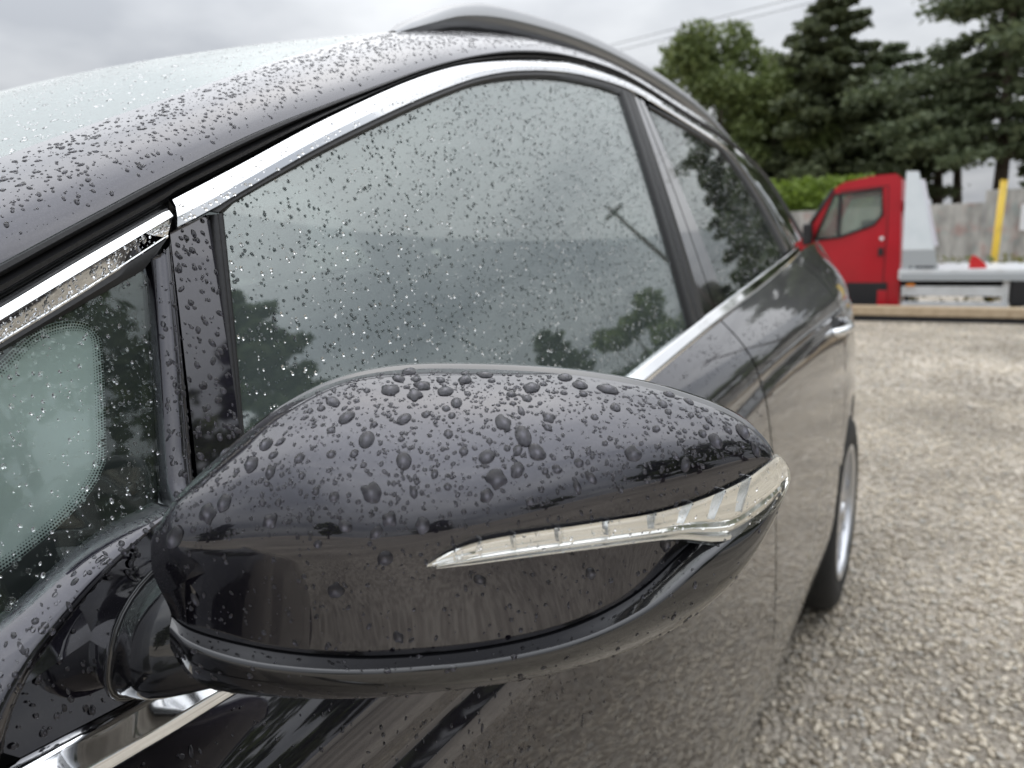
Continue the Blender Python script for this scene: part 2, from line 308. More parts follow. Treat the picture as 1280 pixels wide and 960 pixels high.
def gridnormals(P):
    du = np.gradient(P, axis=0); dv = np.gradient(P, axis=1); n = np.cross(du, dv)
    L = np.linalg.norm(n, axis=2, keepdims=True); L[L < 1e-12] = 1; return n/L

# ---------------------------------------------------------------- the car's side surface: X as a function of (Y, Z)
ZB = np.array([(-1.2, .93), (-.6, .96), (.0, .985), (.2, .995), (.37, .999), (.45, .993), (.7, 1.008), (1.09, 1.05), (1.16, 1.059), (1.46, 1.089), (1.99, 1.131), (2.65, 1.18), (2.9, 1.198), (3.6, 1.21)])
ZC = np.array([(-1.2, .80), (-.3, .86), (.5, .885), (.7, .888), (1.0, .912), (1.35, .943), (1.63, .968), (2.0, .985), (2.4, .99), (2.8, 1.0), (3.6, 1.02)])
XC = np.array([(-1.0, .66), (-.8, .75), (-.5, .83), (-.2, .865), (.1, .86), (.5, .843), (1.0, .856), (1.6, .866), (2.2, .872), (2.6, .872), (2.9, .856), (3.15, .82), (3.35, .76), (3.5, .68)])
def smooth_interp(T):
    ys = np.linspace(T[0, 0], T[-1, 0], 900); v = np.interp(ys, T[:, 0], T[:, 1]); k = np.hanning(61); k /= k.sum()
    vp = np.concatenate([2*v[0]-v[30:0:-1], v, 2*v[-1]-v[-2:-32:-1]]); return ys, np.convolve(vp, k, 'valid')
_zb, _zc, _xc = map(smooth_interp, (ZB, ZC, XC))
zb = lambda y: np.interp(y, *_zb)
zc = lambda y: np.interp(y, *_zc)
xc = lambda y: np.interp(y, *_xc)
def G(Y, Z):
    d = Z-1.08; b = np.where(Y < 1.3, .79-.03*(Y-1.3)**2, .79-.018*(Y-1.3)**2)
    return b-.30*d-.12*d*np.abs(d)
def S(Y, Z):
    Y = np.asarray(Y, float); Z = np.asarray(Z, float)
    b = zb(Y)-.02; c = zc(Y); xbelt = np.minimum(G(Y, b), xc(Y)-.03)+.002; x1 = xc(Y)
    q = np.clip((b-Z)/np.maximum(b-c, .02), 0, 1)
    up = xbelt+(x1-xbelt)*(1-(1-q)**1.75)
    led = x1+.008*np.clip((c-Z)/.016, 0, 1)**1.0
    k = np.clip((c-.016-Z)/(c-.016-.22), 0, 1)
    low = x1+.008+.032*np.sin(np.pi*np.minimum(k/.62, 1)**.75*.5)-.055*np.clip((k-.62)/.38, 0, 1)**2
    return np.where(Z > b, G(Y, Z), np.where(Z > c, up, np.where(Z > c-.016, led, low)))
def Sn(Y, Z, f=S, e=1e-3):
    n = np.array([1.0, -(f(Y+e, Z)-f(Y-e, Z))/(2*e), -(f(Y, Z+e)-f(Y, Z-e))/(2*e)]); return n/np.linalg.norm(n)
def densify(poly, step):
    o = []; n = len(poly)
    for i in range(n):
        a = np.array(poly[i]); b = np.array(poly[(i+1) % n]); k = max(1, int(np.linalg.norm(b-a)/step))
        for j in range(k): o.append(tuple(a+(b-a)*j/k))
    return o
def inside(poly, pts):
    P = np.asarray(poly); x, y = pts[:, 0], pts[:, 1]; c = np.zeros(len(pts), bool); j = len(P)-1
    for i in range(len(P)):
        a, b = P[i], P[j]
        m = ((a[1] > y) != (b[1] > y)) & (x < (b[0]-a[0])*(y-a[1])/((b[1]-a[1]) or 1e-12)+a[0]); c ^= m; j = i
    return c
def edgedist(poly, pts):
    P = np.asarray(poly); d = np.full(len(pts), 9.0)
    for i in range(len(P)):
        a = P[i]; b = P[(i+1) % len(P)]; ab = b-a; t = np.clip(((pts-a)@ab)/max(ab@ab, 1e-12), 0, 1); d = np.minimum(d, np.linalg.norm(pts-(a+t[:, None]*ab), axis=1))
    return d
def patch(name, poly, m, parent, step=.02, off=0.0, thick=.004, f=S, side=1, roll=0.0, zlines=None):
    """a panel cut from the side surface by an outline in (Y, Z); roll turns its edge inwards"""
    ring = densify(poly, step); n = len(ring); R = np.array(ring)
    ys = np.arange(R[:, 0].min(), R[:, 0].max(), step); zs = np.arange(R[:, 1].min(), R[:, 1].max(), step)
    pts = np.array([(y+(step*.5 if k % 2 else 0), z) for k, z in enumerate(zs) for y in ys])
    if zlines:
        zmid = np.array([float(zlines[1](y)) for y in pts[:, 0]])-.005; pts = pts[np.abs(pts[:, 1]-zmid) > .026]
    pts = pts[inside(ring, pts)]
    if len(pts): pts = pts[edgedist(ring, pts) > step*.45]
    extra = []; edges = []
    if zlines:
        yz = np.arange(R[:, 0].min(), R[:, 0].max(), step*.5)
        for zf in zlines:
            q = np.array([(y, float(zf(y))) for y in yz]); ok = inside(ring, q); ok &= edgedist(ring, q) > step*.3; prev = -1
            for k in range(len(q)):
                if not ok[k]: prev = -1; continue
                extra.append(q[k]); idx = n+len(pts)+len(extra)-1
                if prev >= 0: edges.append((prev, idx))
                prev = idx
    allp = [Vector(p) for p in ring]+[Vector(p) for p in pts]+[Vector(p) for p in extra]
    res = delaunay_2d_cdt(allp, edges, [list(range(n))], 1, 1e-7)
    V2 = np.array([(v.x, v.y) for v in res[0]]); F = [tuple(q) for q in res[2]]
    X = f(V2[:, 0], V2[:, 1])+off
    if roll > 0:
        ed = edgedist(ring, V2); X = X-roll*np.clip(1-ed/(step*.6), 0, 1)**2
    V = np.stack([X*side, V2[:, 0], V2[:, 1]], 1)
    # orientation: +X outwards for side=1
    def area(q): a, b, c = (V2[i] for i in q[:3]); return (b[0]-a[0])*(c[1]-a[1])-(b[1]-a[1])*(c[0]-a[0])
    F = [q if (area(q) > 0) == (side > 0) else q[::-1] for q in F]
    if thick > 0:
        cnt = {}
        for q in F:
            for i in range(len(q)): cnt[(q[i], q[(i+1) % len(q)])] = 1
        rim = [e for e in cnt if (e[1], e[0]) not in cnt]; nb = len(V)
        back = V.copy(); back[:, 0] -= thick*side; F = F+[tuple(i+nb for i in q[::-1]) for q in F]+[(b, a, a+nb, b+nb) for a, b in rim]
        V = np.vstack([V, back])
    o = obj(name, V, F, m, parent, True)
    # exact surface normals on the outer sheet, so that reflections run clean
    e = 1.5e-3; nv2 = len(V2); y_, z_ = V2[:, 0], V2[:, 1]
    An = np.stack([np.ones(nv2)*side, -(f(y_+e, z_)-f(y_-e, z_))/(2*e), -(f(y_, z_+e)-f(y_, z_-e))/(2*e)], 1); An /= np.linalg.norm(An, axis=1, keepdims=True)
    nfront = len(F) if thick <= 0 else sum(1 for q in F if max(q) < nv2)
    ln = []
    for pi, p in enumerate(o.data.polygons):
        fr = max(p.vertices) < nv2; pn = tuple(p.normal)
        for vi in p.vertices: ln.append(tuple(An[vi]) if fr else pn)
    o.data.normals_split_custom_set(ln); return o
def strip(name, lo, up, m, parent, prof, n=60, f=G, side=1, sampler=rs, ends=True):
    """a moulding swept between two curves on the surface; prof = [(v, outwards)] across it"""
    a = sampler(lo, n); b = sampler(up, n); P = []
    for i in range(n):
        row = []
        for v, o in prof:
            yz = a[i]*(1-v)+b[i]*v; row.append((side*(f(yz[0], yz[1])+o), yz[0], yz[1]))
        P.append(row)
    ob = grid(name, P, m, parent, flip=(side < 0)); V = None
    if ends:
        k = len(prof); me = ob.data; bm = bmesh.new(); bm.from_mesh(me); bm.verts.ensure_lookup_table()
        for i0 in (0, (n-1)*k):
            try: bm.faces.new([bm.verts[i0+j] for j in range(k)])
            except Exception: pass
        bmesh.ops.recalc_face_normals(bm, faces=bm.faces[:]); bm.to_mesh(me); bm.free()
    return sharp(ob, 38)
def rprof(h, n=10, base=-.006, p=2.4):
    return [(0, base)]+[(v, h*(1-abs(2*v-1)**p)) for v in np.linspace(0, 1, n)]+[(1, base)]

# ================================================================ SETTING: ground
def ground_material():
    m = bpy.data.materials.new('gravel_ground'); m.use_nodes = True; t = m.node_tree; p = t.nodes['Principled BSDF']; n = t.nodes.new; l = t.links.new
    tcn = n('ShaderNodeTexCoord')
    v1 = n('ShaderNodeTexVoronoi'); v1.inputs['Scale'].default_value = 46; l(tcn.outputs['Object'], v1.inputs['Vector'])
    n1 = n('ShaderNodeTexNoise'); n1.inputs['Scale'].default_value = .7; n1.inputs['Detail'].default_value = 6; l(tcn.outputs['Object'], n1.inputs['Vector'])
    r1 = n('ShaderNodeValToRGB'); e = r1.color_ramp.elements; e[0].color = (.34, .305, .255, 1); e[1].color = (.55, .505, .435, 1); e[0].position = .3; e[1].position = .75
    sp = n('ShaderNodeSeparateColor'); l(v1.outputs['Color'], sp.inputs[0]); l(sp.outputs[0], r1.inputs[0])
    r2 = n('ShaderNodeValToRGB'); e = r2.color_ramp.elements; e[0].color = (.64, .62, .59, 1); e[1].color = (1.15, 1.12, 1.08, 1); e[0].position = .36; e[1].position = .62; l(n1.outputs['Fac'], r2.inputs[0])
    mm = n('ShaderNodeMix'); mm.data_type = 'RGBA'; mm.blend_type = 'MULTIPLY'; mm.inputs[0].default_value = 1; l(r1.outputs[0], mm.inputs[6]); l(r2.outputs[0], mm.inputs[7])
    l(mm.outputs[2], p.inputs['Base Color']); p.inputs['Roughness'].default_value = .62
    b = n('ShaderNodeBump'); b.inputs['Strength'].default_value = .8; b.inputs['Distance'].default_value = .02; b.invert = True
    l(v1.outputs['Distance'], b.inputs['Height']); l(b.outputs[0], p.inputs['Normal']); return m
GM = ground_material()
def gz(x, y):
    z = .012*math.sin(x*1.3+y*.7)*math.sin(y*.9-x*.4)*min(1, max(0, (y-3.2)/1.5))
    return z-.30*min(1, max(0, (y-11.62)/.5))**2*(3-2*min(1, max(0, (y-11.62)/.5)))
xsg = np.concatenate([np.linspace(-400, -30, 8), np.linspace(-25, 25, 101), np.linspace(30, 400, 8)])
ysg = np.concatenate([np.linspace(-400, -30, 8), np.linspace(-25, 0, 26), np.linspace(.25, 14, 56), np.linspace(15, 40, 26), np.linspace(50, 400, 8)])
obj('ground', [(x, y, gz(x, y)-.012) for x in xsg for y in ysg], gridfaces(len(xsg), len(ysg)), GM, kind='structure')

# loose stones: real geometry where the picture shows them one by one
def ico(sub=1):
    b = bmesh.new(); bmesh.ops.create_icosphere(b, subdivisions=sub, radius=1); b.verts.index_update()
    v = np.array([q.co[:] for q in b.verts]); f = np.array([[q.index for q in g.verts] for g in b.faces]); b.free(); return v, f
def scatter(name, cent, size, protos, m, kind='stuff', parent=None, flat=.62):
    V = []; F = []; base = 0; ci = []
    for i in range(len(cent)):
        pv, pf = protos[i % len(protos)]; a = rng.uniform(0, 6.283); c, s = math.cos(a), math.sin(a)
        q = pv*np.array([size[i]*rng.uniform(.8, 1.35), size[i]*rng.uniform(.7, 1.0), size[i]*flat*rng.uniform(.7, 1.2)])
        tl = rng.normal(0, .35); ct, st = math.cos(tl), math.sin(tl); q = np.stack([q[:, 0]*ct-q[:, 2]*st, q[:, 1], q[:, 0]*st+q[:, 2]*ct], 1)
        q = np.stack([q[:, 0]*c-q[:, 1]*s, q[:, 0]*s+q[:, 1]*c, q[:, 2]], 1)+cent[i]
        V.append(q); F.append(pf+base); base += len(pv); ci.append(np.full(len(pf), i))
    V = np.vstack(V); F = np.vstack(F); ci = np.concatenate(ci); me = bpy.data.meshes.new(name)
    me.vertices.add(len(V)); me.vertices.foreach_set('co', V.astype(np.float32).ravel())
    me.loops.add(F.size); me.loops.foreach_set('vertex_index', F.astype(np.int32).ravel())
    me.polygons.add(len(F)); me.polygons.foreach_set('loop_start', np.arange(0, F.size, 3, dtype=np.int32)); me.polygons.foreach_set('loop_total', np.full(len(F), 3, np.int32))
    me.materials.append(m); me.update(calc_edges=True); o = bpy.data.objects.new(name, me); COL.objects.link(o)
    if kind: o['kind'] = kind
    if parent: o.parent = parent
    return o
def stone_material():
    m = bpy.data.materials.new('gravel_stone'); m.use_nodes = True; t = m.node_tree; p = t.nodes['Principled BSDF']; n = t.nodes.new; l = t.links.new
    g = n('ShaderNodeNewGeometry'); r = n('ShaderNodeValToRGB'); e = r.color_ramp.elements
    e[0].color = (.33, .285, .225, 1); e[1].color = (.70, .645, .55, 1)
    for pos, c in ((.25, (.50, .45, .37)), (.5, (.58, .525, .43)), (.72, (.45, .44, .41)), (.86, (.63, .57, .47))):
        q = e.new(pos); q.color = (*c, 1)
    l(g.outputs['Random Per Island'], r.inputs[0]); tcn = n('ShaderNodeTexCoord'); nz = n('ShaderNodeTexNoise'); nz.inputs['Scale'].default_value = 70; l(tcn.outputs['Object'], nz.inputs['Vector'])
    r2 = n('ShaderNodeValToRGB'); q = r2.color_ramp.elements; q[0].color = (.7, .68, .65, 1); q[1].color = (1.1, 1.1, 1.1, 1); l(nz.outputs['Fac'], r2.inputs[0])
    mm = n('ShaderNodeMix'); mm.data_type = 'RGBA'; mm.blend_type = 'MULTIPLY'; mm.inputs[0].default_value = 1; l(r.outputs[0], mm.inputs[6]); l(r2.outputs[0], mm.inputs[7])
    n3 = n('ShaderNodeTexNoise'); n3.inputs['Scale'].default_value = 1.1; n3.inputs['Detail'].default_value = 5; l(tcn.outputs['Object'], n3.inputs['Vector'])
    r3 = n('ShaderNodeValToRGB'); q = r3.color_ramp.elements; q[0].color = (.66, .64, .61, 1); q[1].color = (1.15, 1.13, 1.09, 1); q[0].position = .36; q[1].position = .6; l(n3.outputs['Fac'], r3.inputs[0])
    m3 = n('ShaderNodeMix'); m3.data_type = 'RGBA'; m3.blend_type = 'MULTIPLY'; m3.inputs[0].default_value = 1; l(mm.outputs[2], m3.inputs[6]); l(r3.outputs[0], m3.inputs[7])
    l(m3.outputs[2], p.inputs['Base Color']); p.inputs['Roughness'].default_value = .38; return m
STONE = stone_material()
protos = []
for k in range(10):
    v, f = ico(1); v = v*(1+.28*np.array([mnoise.noise(Vector(q)*1.3+Vector((k*7.1, 0, 0))) for q in v]))[:, None]; protos.append((v, f))
smallp = []
for k in range(10):
    v, f = ico(0) if False else ico(1); 
    b = bmesh.new(); bmesh.ops.create_icosphere(b, subdivisions=1, radius=1); b.free()
    smallp.append((v*(1+.3*np.array([mnoise.noise(Vector(q)*1.4+Vector((k*3.3, 5, 0))) for q in v]))[:, None], f))
def stones(name, n, x0, x1, y0, y1, s0, s1, pr, power=1.6):
    u = rng.random(n)**power; y = y0+(y1-y0)*u; x = x0+(x1-x0)*rng.random(n)
    keep = ~((x < .80) & (x > -.80) & (y > -.7) & (y < 3.4)); x, y = x[keep], y[keep]
    s = s0+(s1-s0)*rng.random(len(x))**2.2
    c = np.stack([x, y, [gz(a, b) for a, b in zip(x, y)]], 1); c[:, 2] += s*.12-.010
    return scatter(name, c, s, pr, STONE)
stones('gravel', 34000, .55, 2.6, 1.3, 6.5, .0035, .0150, protos, 1.35)
stones('gravel', 13000, -.6, 3.2, 6.0, 11.3, .007, .021, [(v_, f_) for v_, f_ in protos], 1.0)

# ================================================================ THE CAR
car = empty('parked_car', (0, 1.35, 0), 'wet black estate car with chrome window trim and roof rail', 'car')
class Shift:     # children are modelled in world metres; the empty stands under the car
    pass
def P_(o):
    o.parent = car; o.matrix_parent_inverse = Matrix.Translation(Vector(car.location)).inverted(); return o
K = None  # parent assigned through own()
def own(o, parent=None):
    if parent is None: return P_(o)
    o.parent = parent; return o      # parts themselves sit at the world origin frame of the car
RC, RA = (2.75, .335), .372          # rear wheel arch
FC = (0.0, .335)
def arc(c, r, a0, a1, n): return [(c[0]+r*math.cos(rad(a)), c[1]+r*math.sin(rad(a))) for a in np.linspace(a0, a1, n)]
beltlo = lambda y0, y1, n=20: [(y, float(zb(y))-.0235) for y in np.linspace(y0, y1, n)]
glassbelt = lambda y0, y1, n=16: [(y, float(zb(y))+.001) for y in np.linspace(y0, y1, n)]
zl = [lambda y: zc(y)+.004, lambda y: zc(y), lambda y: zc(y)-.008, lambda y: zc(y)-.016, lambda y: zc(y)-.022, lambda y: zc(y)+.012, lambda y: zc(y)-.004, lambda y: zc(y)-.012]
DROPSURF = []
GS = lambda Y, Z: G(Y, Z)-.05*(Z-1.17)      # the sash leans a little more than the glass
QP = [(0, -.004), (0, .0008), (.05, .0014), (.08, .0008), (.62, .0075), (.64, .0079), (.66, .0078), (.97, .0014), (1, -.004)]
for side in (1, -1):
    # --- lower panels
    fd = [(.3690, .976)]+[(.366, .90), (.362, .75), (.372, .55), (.405, .42), (.44, .325)]+[(1.575, .315), (1.579, .5), (1.579, .75), (1.572, .95), (1.566, float(zb(1.566))-.0235)]+beltlo(1.55, .385, 24)
    door = own(patch('front_door', fd, 'paint', None, .018 if side > 0 else .05, 0, .006, S, side, .003, zl))
    rd = [(1.573, float(zb(1.573))-.0235), (1.579, .95), (1.586, .75), (1.586, .5), (1.582, .315), (2.325, .315), (2.345, .42)]+[(2.365, .50), (2.40, .585), (2.445, .66), (2.50, .76), (2.53, .88), (2.54, 1.0), (2.53, float(zb(2.53))-.0235)]+beltlo(2.51, 1.585, 24)
    rdoor = own(patch('rear_door', rd, 'paint', None, .02 if side > 0 else .05, 0, .006, S, side, .003, zl))
    rq = [(2.5385, float(zb(2.5385))-.0235), (2.548, 1.0), (2.538, .88), (2.508, .76), (2.453, .66), (2.408, .585)]+arc(RC, RA, 142, 20, 26)+[(3.13, .40), (3.30, .40), (3.44, .42), (3.47, .7), (3.46, 1.0), (3.40, 1.19)]+[(y, float(zb(y))-.0235) for y in np.linspace(3.3, 2.56, 16)]
    own(patch('rear_quarter_panel', rq, 'paint', None, .022 if side > 0 else .05, 0, .006, S, side, .003, zl))
    fwg = arc(FC, RA, 180, 0, 26)+[(.385, .42), (.366, .55), (.354, .75), (.358, .90), (.361, .976)]+[(y, float(zb(y))-.0235) for y in np.linspace(.35, -.75, 20)]+[(-.82, .85), (-.84, .6), (-.80, .40), (-.45, .36)]
    own(patch('front_wing', fwg, 'paint', None, .03 if side > 0 else .06, 0, .006, S, side, .003, zl))
    sl = [(.40, .415), (.445, .31), (2.32, .31), (2.352, .44), (2.38, .33), (2.37, .215), (.43, .215), (.375, .33)]
    sl = [(.445, .312), (2.33, .312), (2.372, .335), (2.375, .215), (.38, .215), (.374, .335)]
    own(patch('sill', sl[::-1], 'paint', None, .03, -.003, .02, S, side, .004))
    # --- roof side / pillar mouldings
    prof_ch = [(0, -.004), (0, .0025), (.06, .0042), (.5, .0052), (.60, .0050), (.66, .0038), (.95, .0018), (1, 0), (1, -.006)]
    own(strip('window_trim', OUT['ch_lo'], OUT['ch_up'], 'chrome', None, [(0, -.004), (0, .002), (.08, .0040), (.4, .0052), (.75, .0046), (.95, .002), (1, -.002)], 120, G, side))
    own(strip('quarter_trim', OUT['ch1_lo'], OUT['ch1_up'], 'chrome', None, QP, 30, G, side)); sharp(bpy.data.objects[-1] if False else car.children[-1], 14)
    gu = OUT['gut_up']; cu = OUT['ch1_up']+OUT['ch_up']
    own(strip('roof_gutter', cu, gu, 'rubber', None, [(-.25, -.008), (0, -.005), (.10, -.004), (.22, .0015), (.40, .0030), (.50, -.0015), (.56, -.0025), (.62, .0012), (.8, .0042), (.95, .004), (1, -.002)], 140, G, side))
    own(strip('window_seal', OUT['gl_top'], OUT['ch_lo'][1:11], 'rubber', None, [(-.12, -.006), (0, -.001), (.5, .0016), (1, .001), (1.1, -.004)], 70, G, side))
    vsl = own(strip('window_seal', OUT['vs_a'][::-1], OUT['vs_a'][::-1], 'rubber', None, [(0, 0), (1, 0)], 3, G, side)) if False else None
    # --- front door upper: glass, sash, seals
    gf = OUT['gl_front']; gpoly = list(reversed([tuple(p) for p in rs(OUT['gl_top'], 40)]))+[tuple(p) for p in rs(gf[::-1], 10)]+[(.53, 1.06), (.56, float(zb(.56))+.001)]+glassbelt(.60, 1.41, 20)+[tuple(p) for p in rs(OUT['gl_rear'][::-1], 16)]
    own(patch('front_door_glass', gpoly[::-1], 'side_glass', None, .03, -.004, .003, G, side))
    own(patch('door_sash', OUT['sash'][::-1], 'paint', None, .008, .0, .012, GS, side, .0))
    a, b = OUT['vs_a'], OUT['vs_b']
    def bar(nm, qa, qb, mt, pr, n=24): return own(strip(nm, qa, qb, mt, None, pr, n, G, side, lin))
    for nm, qa, qb, mt, h in (('window_seal', a, b, 'rubber', .0015), ('pillar_seal', OUT['bs_a'], OUT['bs_b'], 'rubber', .0015)):
        A_, B_ = lin(qa, 24), lin(qb, 24); Pg = []
        for i in range(24):
            Pg.append([(side*(G(*(A_[i]*(1-v)+B_[i]*v))+o), *(A_[i]*(1-v)+B_[i]*v)) for v, o in ((-.1, -.006), (.0, h), (.35, h), (.42, -.001), (.5, h*.6), (.95, h*.4), (1.05, -.005))])
        own(grid(nm, Pg, mt, None, flip=(side > 0)))
    bp = OUT['bp']; bsp = OUT['bsplit']
    g2 = .0025
    own(patch('centre_pillar', [bp[0], (bsp[0][0]-g2, bsp[0][1]), (bsp[1][0]-g2, bsp[1][1]), bp[3]], 'gloss_black', None, .02, .001, .006, G, side, .002))
    own(patch('centre_pillar', [(bsp[0][0]+g2, bsp[0][1]), bp[1], bp[2], (bsp[1][0]+g2, bsp[1][1])], 'gloss_black', None, .02, .001, .006, G, side, .002))
    # --- rear door glass and sash
    rg = [tuple(p) for p in lin(OUT['rg_top'], 40)]
    own(patch('rear_door_glass', (rg+glassbelt(2.385, 1.65, 16)+[(1.64, 1.108)])[::-1], 'rear_glass', None, .035, -.003, .003, G, side))
    Pa, Pb = lin(OUT['rg_top'], 50), lin(OUT['rs_a'], 50); Pg = []
    for i in range(50): Pg.append([(side*(G(*(Pa[i]*(1-v)+Pb[i]*v))+o), *(Pa[i]*(1-v)+Pb[i]*v)) for v, o in ((-.3, -.005), (0, .001), (.6, .0015), (1, -.001))])
    own(grid('window_seal', Pg, 'rubber', None, flip=(side < 0)))
    Pa, Pb = lin(OUT['rs_a'][2:], 30), lin(OUT['rsash_b'], 30); Pg = []
    for i in range(30): Pg.append([(side*(G(*(Pa[i]*(1-v)+Pb[i]*v))+o), *(Pa[i]*(1-v)+Pb[i]*v)) for v, o in ((0, -.004), (.05, .001), (.5, .003), (.95, .001), (1, -.004))])
    own(grid('door_sash', Pg, 'gloss_black', None, flip=(side < 0)))
    own(patch('rear_quarter_glass', OUT['rq'][::-1], 'rear_glass', None, .03, -.001, .004, G, side))
    own(patch('pillar_backing', [(2.0, 1.415), (2.03, 1.428), (2.20, 1.40), (2.36, 1.33), (2.52, 1.255), (2.70, 1.195), (2.78, 1.16), (2.40, 1.125), (2.37, 1.14), (2.375, 1.172), (2.238, 1.296), (2.12, 1.366)], 'under', None, .05, -.010, .004, G, side))
    own(patch('pillar_lining', [(2.0, 1.415), (2.03, 1.428), (2.20, 1.40), (2.36, 1.33), (2.52, 1.255), (2.70, 1.195), (2.78, 1.16), (2.40, 1.125), (2.37, 1.14), (2.375, 1.172), (2.238, 1.296), (2.12, 1.366)], 'headliner', None, .05, -.018, .004, G, side))
    # --- belt moulding
    lo = [(y, float(zb(y))-.0215) for y in np.linspace(.385, 2.66, 40)]; up = [(y, float(zb(y))) for y in np.linspace(.370, 2.68, 40)]
    own(strip('belt_trim', lo, up, 'chrome', None, [(0, -.003), (0, .003), (.07, .0055), (.35, .0072), (.42, .0070), (.47, .0056), (.9, .0046), (1, .002), (1, -.004)], 120, G, side, lin))
    # --- front quarter window
    own(patch('quarter_glass', OUT['qg'], 'quarter_glass', None, .012, -.0035, .003, G, side))
    # frit border behind the pane: the ring between pane edge and clear area
    qgp = OUT['qg']; clear = [tuple(p) for p in crspl(OUT['qclear'], 4)]
    ring = qgp+[(.3671, 1.0465), (.3672, 1.0690)]+clear[::-1][1:]+[(.3930, 1.1632), (.3955, 1.1719)]
    ring = qgp+clear[::-1]
    own(patch('frit_border', ring, 'frit', None, .010, -.0072, .0004, G, side))
    own(patch('condensation', OUT['qg'], 'fog_film', None, .02, -.0092, 0, G, side))
    if side > 0:
        mb = MB(); cl = np.array(clear)
        T = np.gradient(cl, axis=0); T /= np.linalg.norm(T, axis=1, keepdims=True); Nn = np.stack([T[:, 1], -T[:, 0]], 1)
        cen = cl.mean(0); sg = np.sign(((cen-cl)*Nn).sum(1)); Nn *= sg[:, None]
        L = np.concatenate([[0], np.cumsum(np.linalg.norm(np.diff(cl, axis=0), axis=1))])
        for row, (d, rr) in enumerate(((.0010, .00075), (.0026, .0006), (.0041, .00045), (.0055, .0003))):
            for q in np.arange(.0008*(row % 2), L[-1], .0016):
                p = np.array([np.interp(q, L, cl[:, j]+Nn[:, j]*d) for j in (0, 1)])
                x = float(G(p[0], p[1]))-.0070
                mb.add([(x, p[0]+rr*math.cos(k*1.0472), p[1]+rr*math.sin(k*1.0472)) for k in range(6)], [tuple(range(6))])
        own(mb.build('frit_dots', 'frit')); bpy.data.objects['frit_dots']['kind'] = 'stuff'
    A_, B_ = OUT['qg'][:4], OUT['ch1_lo']
    own(strip('quarter_seal', A_, B_, 'rubber', None, [(-.1, -.008), (0, -.001), (.5, .001), (1, .0005), (1.05, -.003)], 30, G, side))
    fi, fo = rs(OUT['fr_in'], 90), rs(OUT['fr_out'], 90); Pg = []
    for i in range(90):
        h = .007+.006*min(1, max(0, (i-38)/20)); row = []
        for v, o in [(-.05, -.007), (0, 0)]+[(v, h*math.sin(math.pi*v)**.75) for v in np.linspace(.06, .94, 11)]+[(1, -.001), (1.0, -.012)]:
            yz = fi[i]*(1-v)+fo[i]*v; row.append((side*(G(*yz)+o), *yz))
        Pg.append(row)
    own(grid('quarter_frame', Pg, 'paint', None, flip=(side > 0)))
    # --- sail panel that carries the door mirror
    sp_ = OUT['sail']; sail = [tuple(p) for p in rs(sp_, 24)]+[(y, float(zb(y))+.0005) for y in np.linspace(.376, .56, 12)]+[(.53, 1.06), (.531, 1.093)]
    own(patch('mirror_sail', sail, 'paint', None, .010, -.001, .006, G, side, .0025))
    # --- black inner shell behind the gaps
    inner = [(.30, 1.235), (.33, 1.19)]+[(.36, 1.03), (.33, .9), (.33, .5), (.42, .30), (2.33, .30), (2.42, .62), (2.50, .8), (2.56, 1.0), (2.56, 1.12)]
    own(patch('inner_shell', [(.33, .96), (.33, .5), (.42, .33), (2.33, .33), (2.42, .62), (2.50, .8), (2.6, 1.0), (2.6, 1.14)]+[(y, float(zb(y))-.03) for y in np.linspace(2.5, .36, 24)], 'under', None, .05, -.016, .01, S, side))
    jam = [tuple(p) for p in rs([(.545, 1.262), (.519, 1.19), (.499, 1.10), (.49, 1.08), (.44, 1.06), (.40, 1.035), (.375, 1.0)], 24)]
    jin = [(p[0]-.012, p[1]+.004) for p in jam]; jout = [(p[0]+.012, p[1]-.004) for p in jam]
    Pg = [[(side*(G(*jin[i])-.009), *jin[i]), (side*(G(*jout[i])-.009), *jout[i])] for i in range(len(jam))]
    own(grid('inner_shell', Pg, 'under', None))
# --- pillar and roof side skin
ws = OUT['ws_edge']
roofedge = ws+[(.556, 1.02, 1.486), (.545, 1.12, 1.506), (.541, 1.25, 1.525), (.540, 1.45, 1.541), (.540, 1.65, 1.546), (.538, 1.9, 1.540), (.530, 2.2, 1.522), (.515, 2.5, 1.492), (.495, 2.75, 1.455), (.480, 2.92, 1.415), (.50, 3.05, 1.34), (.56, 3.14, 1.25)]
NR = 150
gcur = rs(OUT['gut_up'], NR); ecur = rs(roofedge, NR)
# pair the two curves by Y so that sections stand across the roof side
ys = np.concatenate([np.linspace(gcur[0, 0], 2.2, 110), np.linspace(2.2, gcur[-1, 0], 41)[1:]])
def byY(c, yq, col): return np.interp(yq, c[:, col[0]], c[:, col[1]])
gz_ = np.interp(ys, gcur[:, 0], gcur[:, 1])
t_e = np.linspace(0, 1, NR)
ye = ys+.03+ (ys > 2.2)*(ys-2.2)*.22
ex = np.interp(ye, ecur[:, 1], ecur[:, 0]); ez = np.interp(ye, ecur[:, 1], ecur[:, 2])
NV = 16
def roofside(side):
    Pg = []
    for i in range(len(ys)):
        a = np.array([float(G(ys[i], gz_[i]))+.002, ys[i], gz_[i]]); b = np.array([ex[i], ye[i], ez[i]]); row = []
        for v in np.linspace(0, 1, NV):
            p = a*(1-v)+b*v; bul = .011*math.sin(math.pi*v**.85); d = np.array([.75, 0, .66]); p = p+d*bul; row.append((p[0]*side, p[1], p[2]))
        Pg.append(row)
    return np.array(Pg)
RS = roofside(1)
own(grid('roof_side', RS, 'paint')); own(grid('roof_side', roofside(-1), 'paint', flip=True))
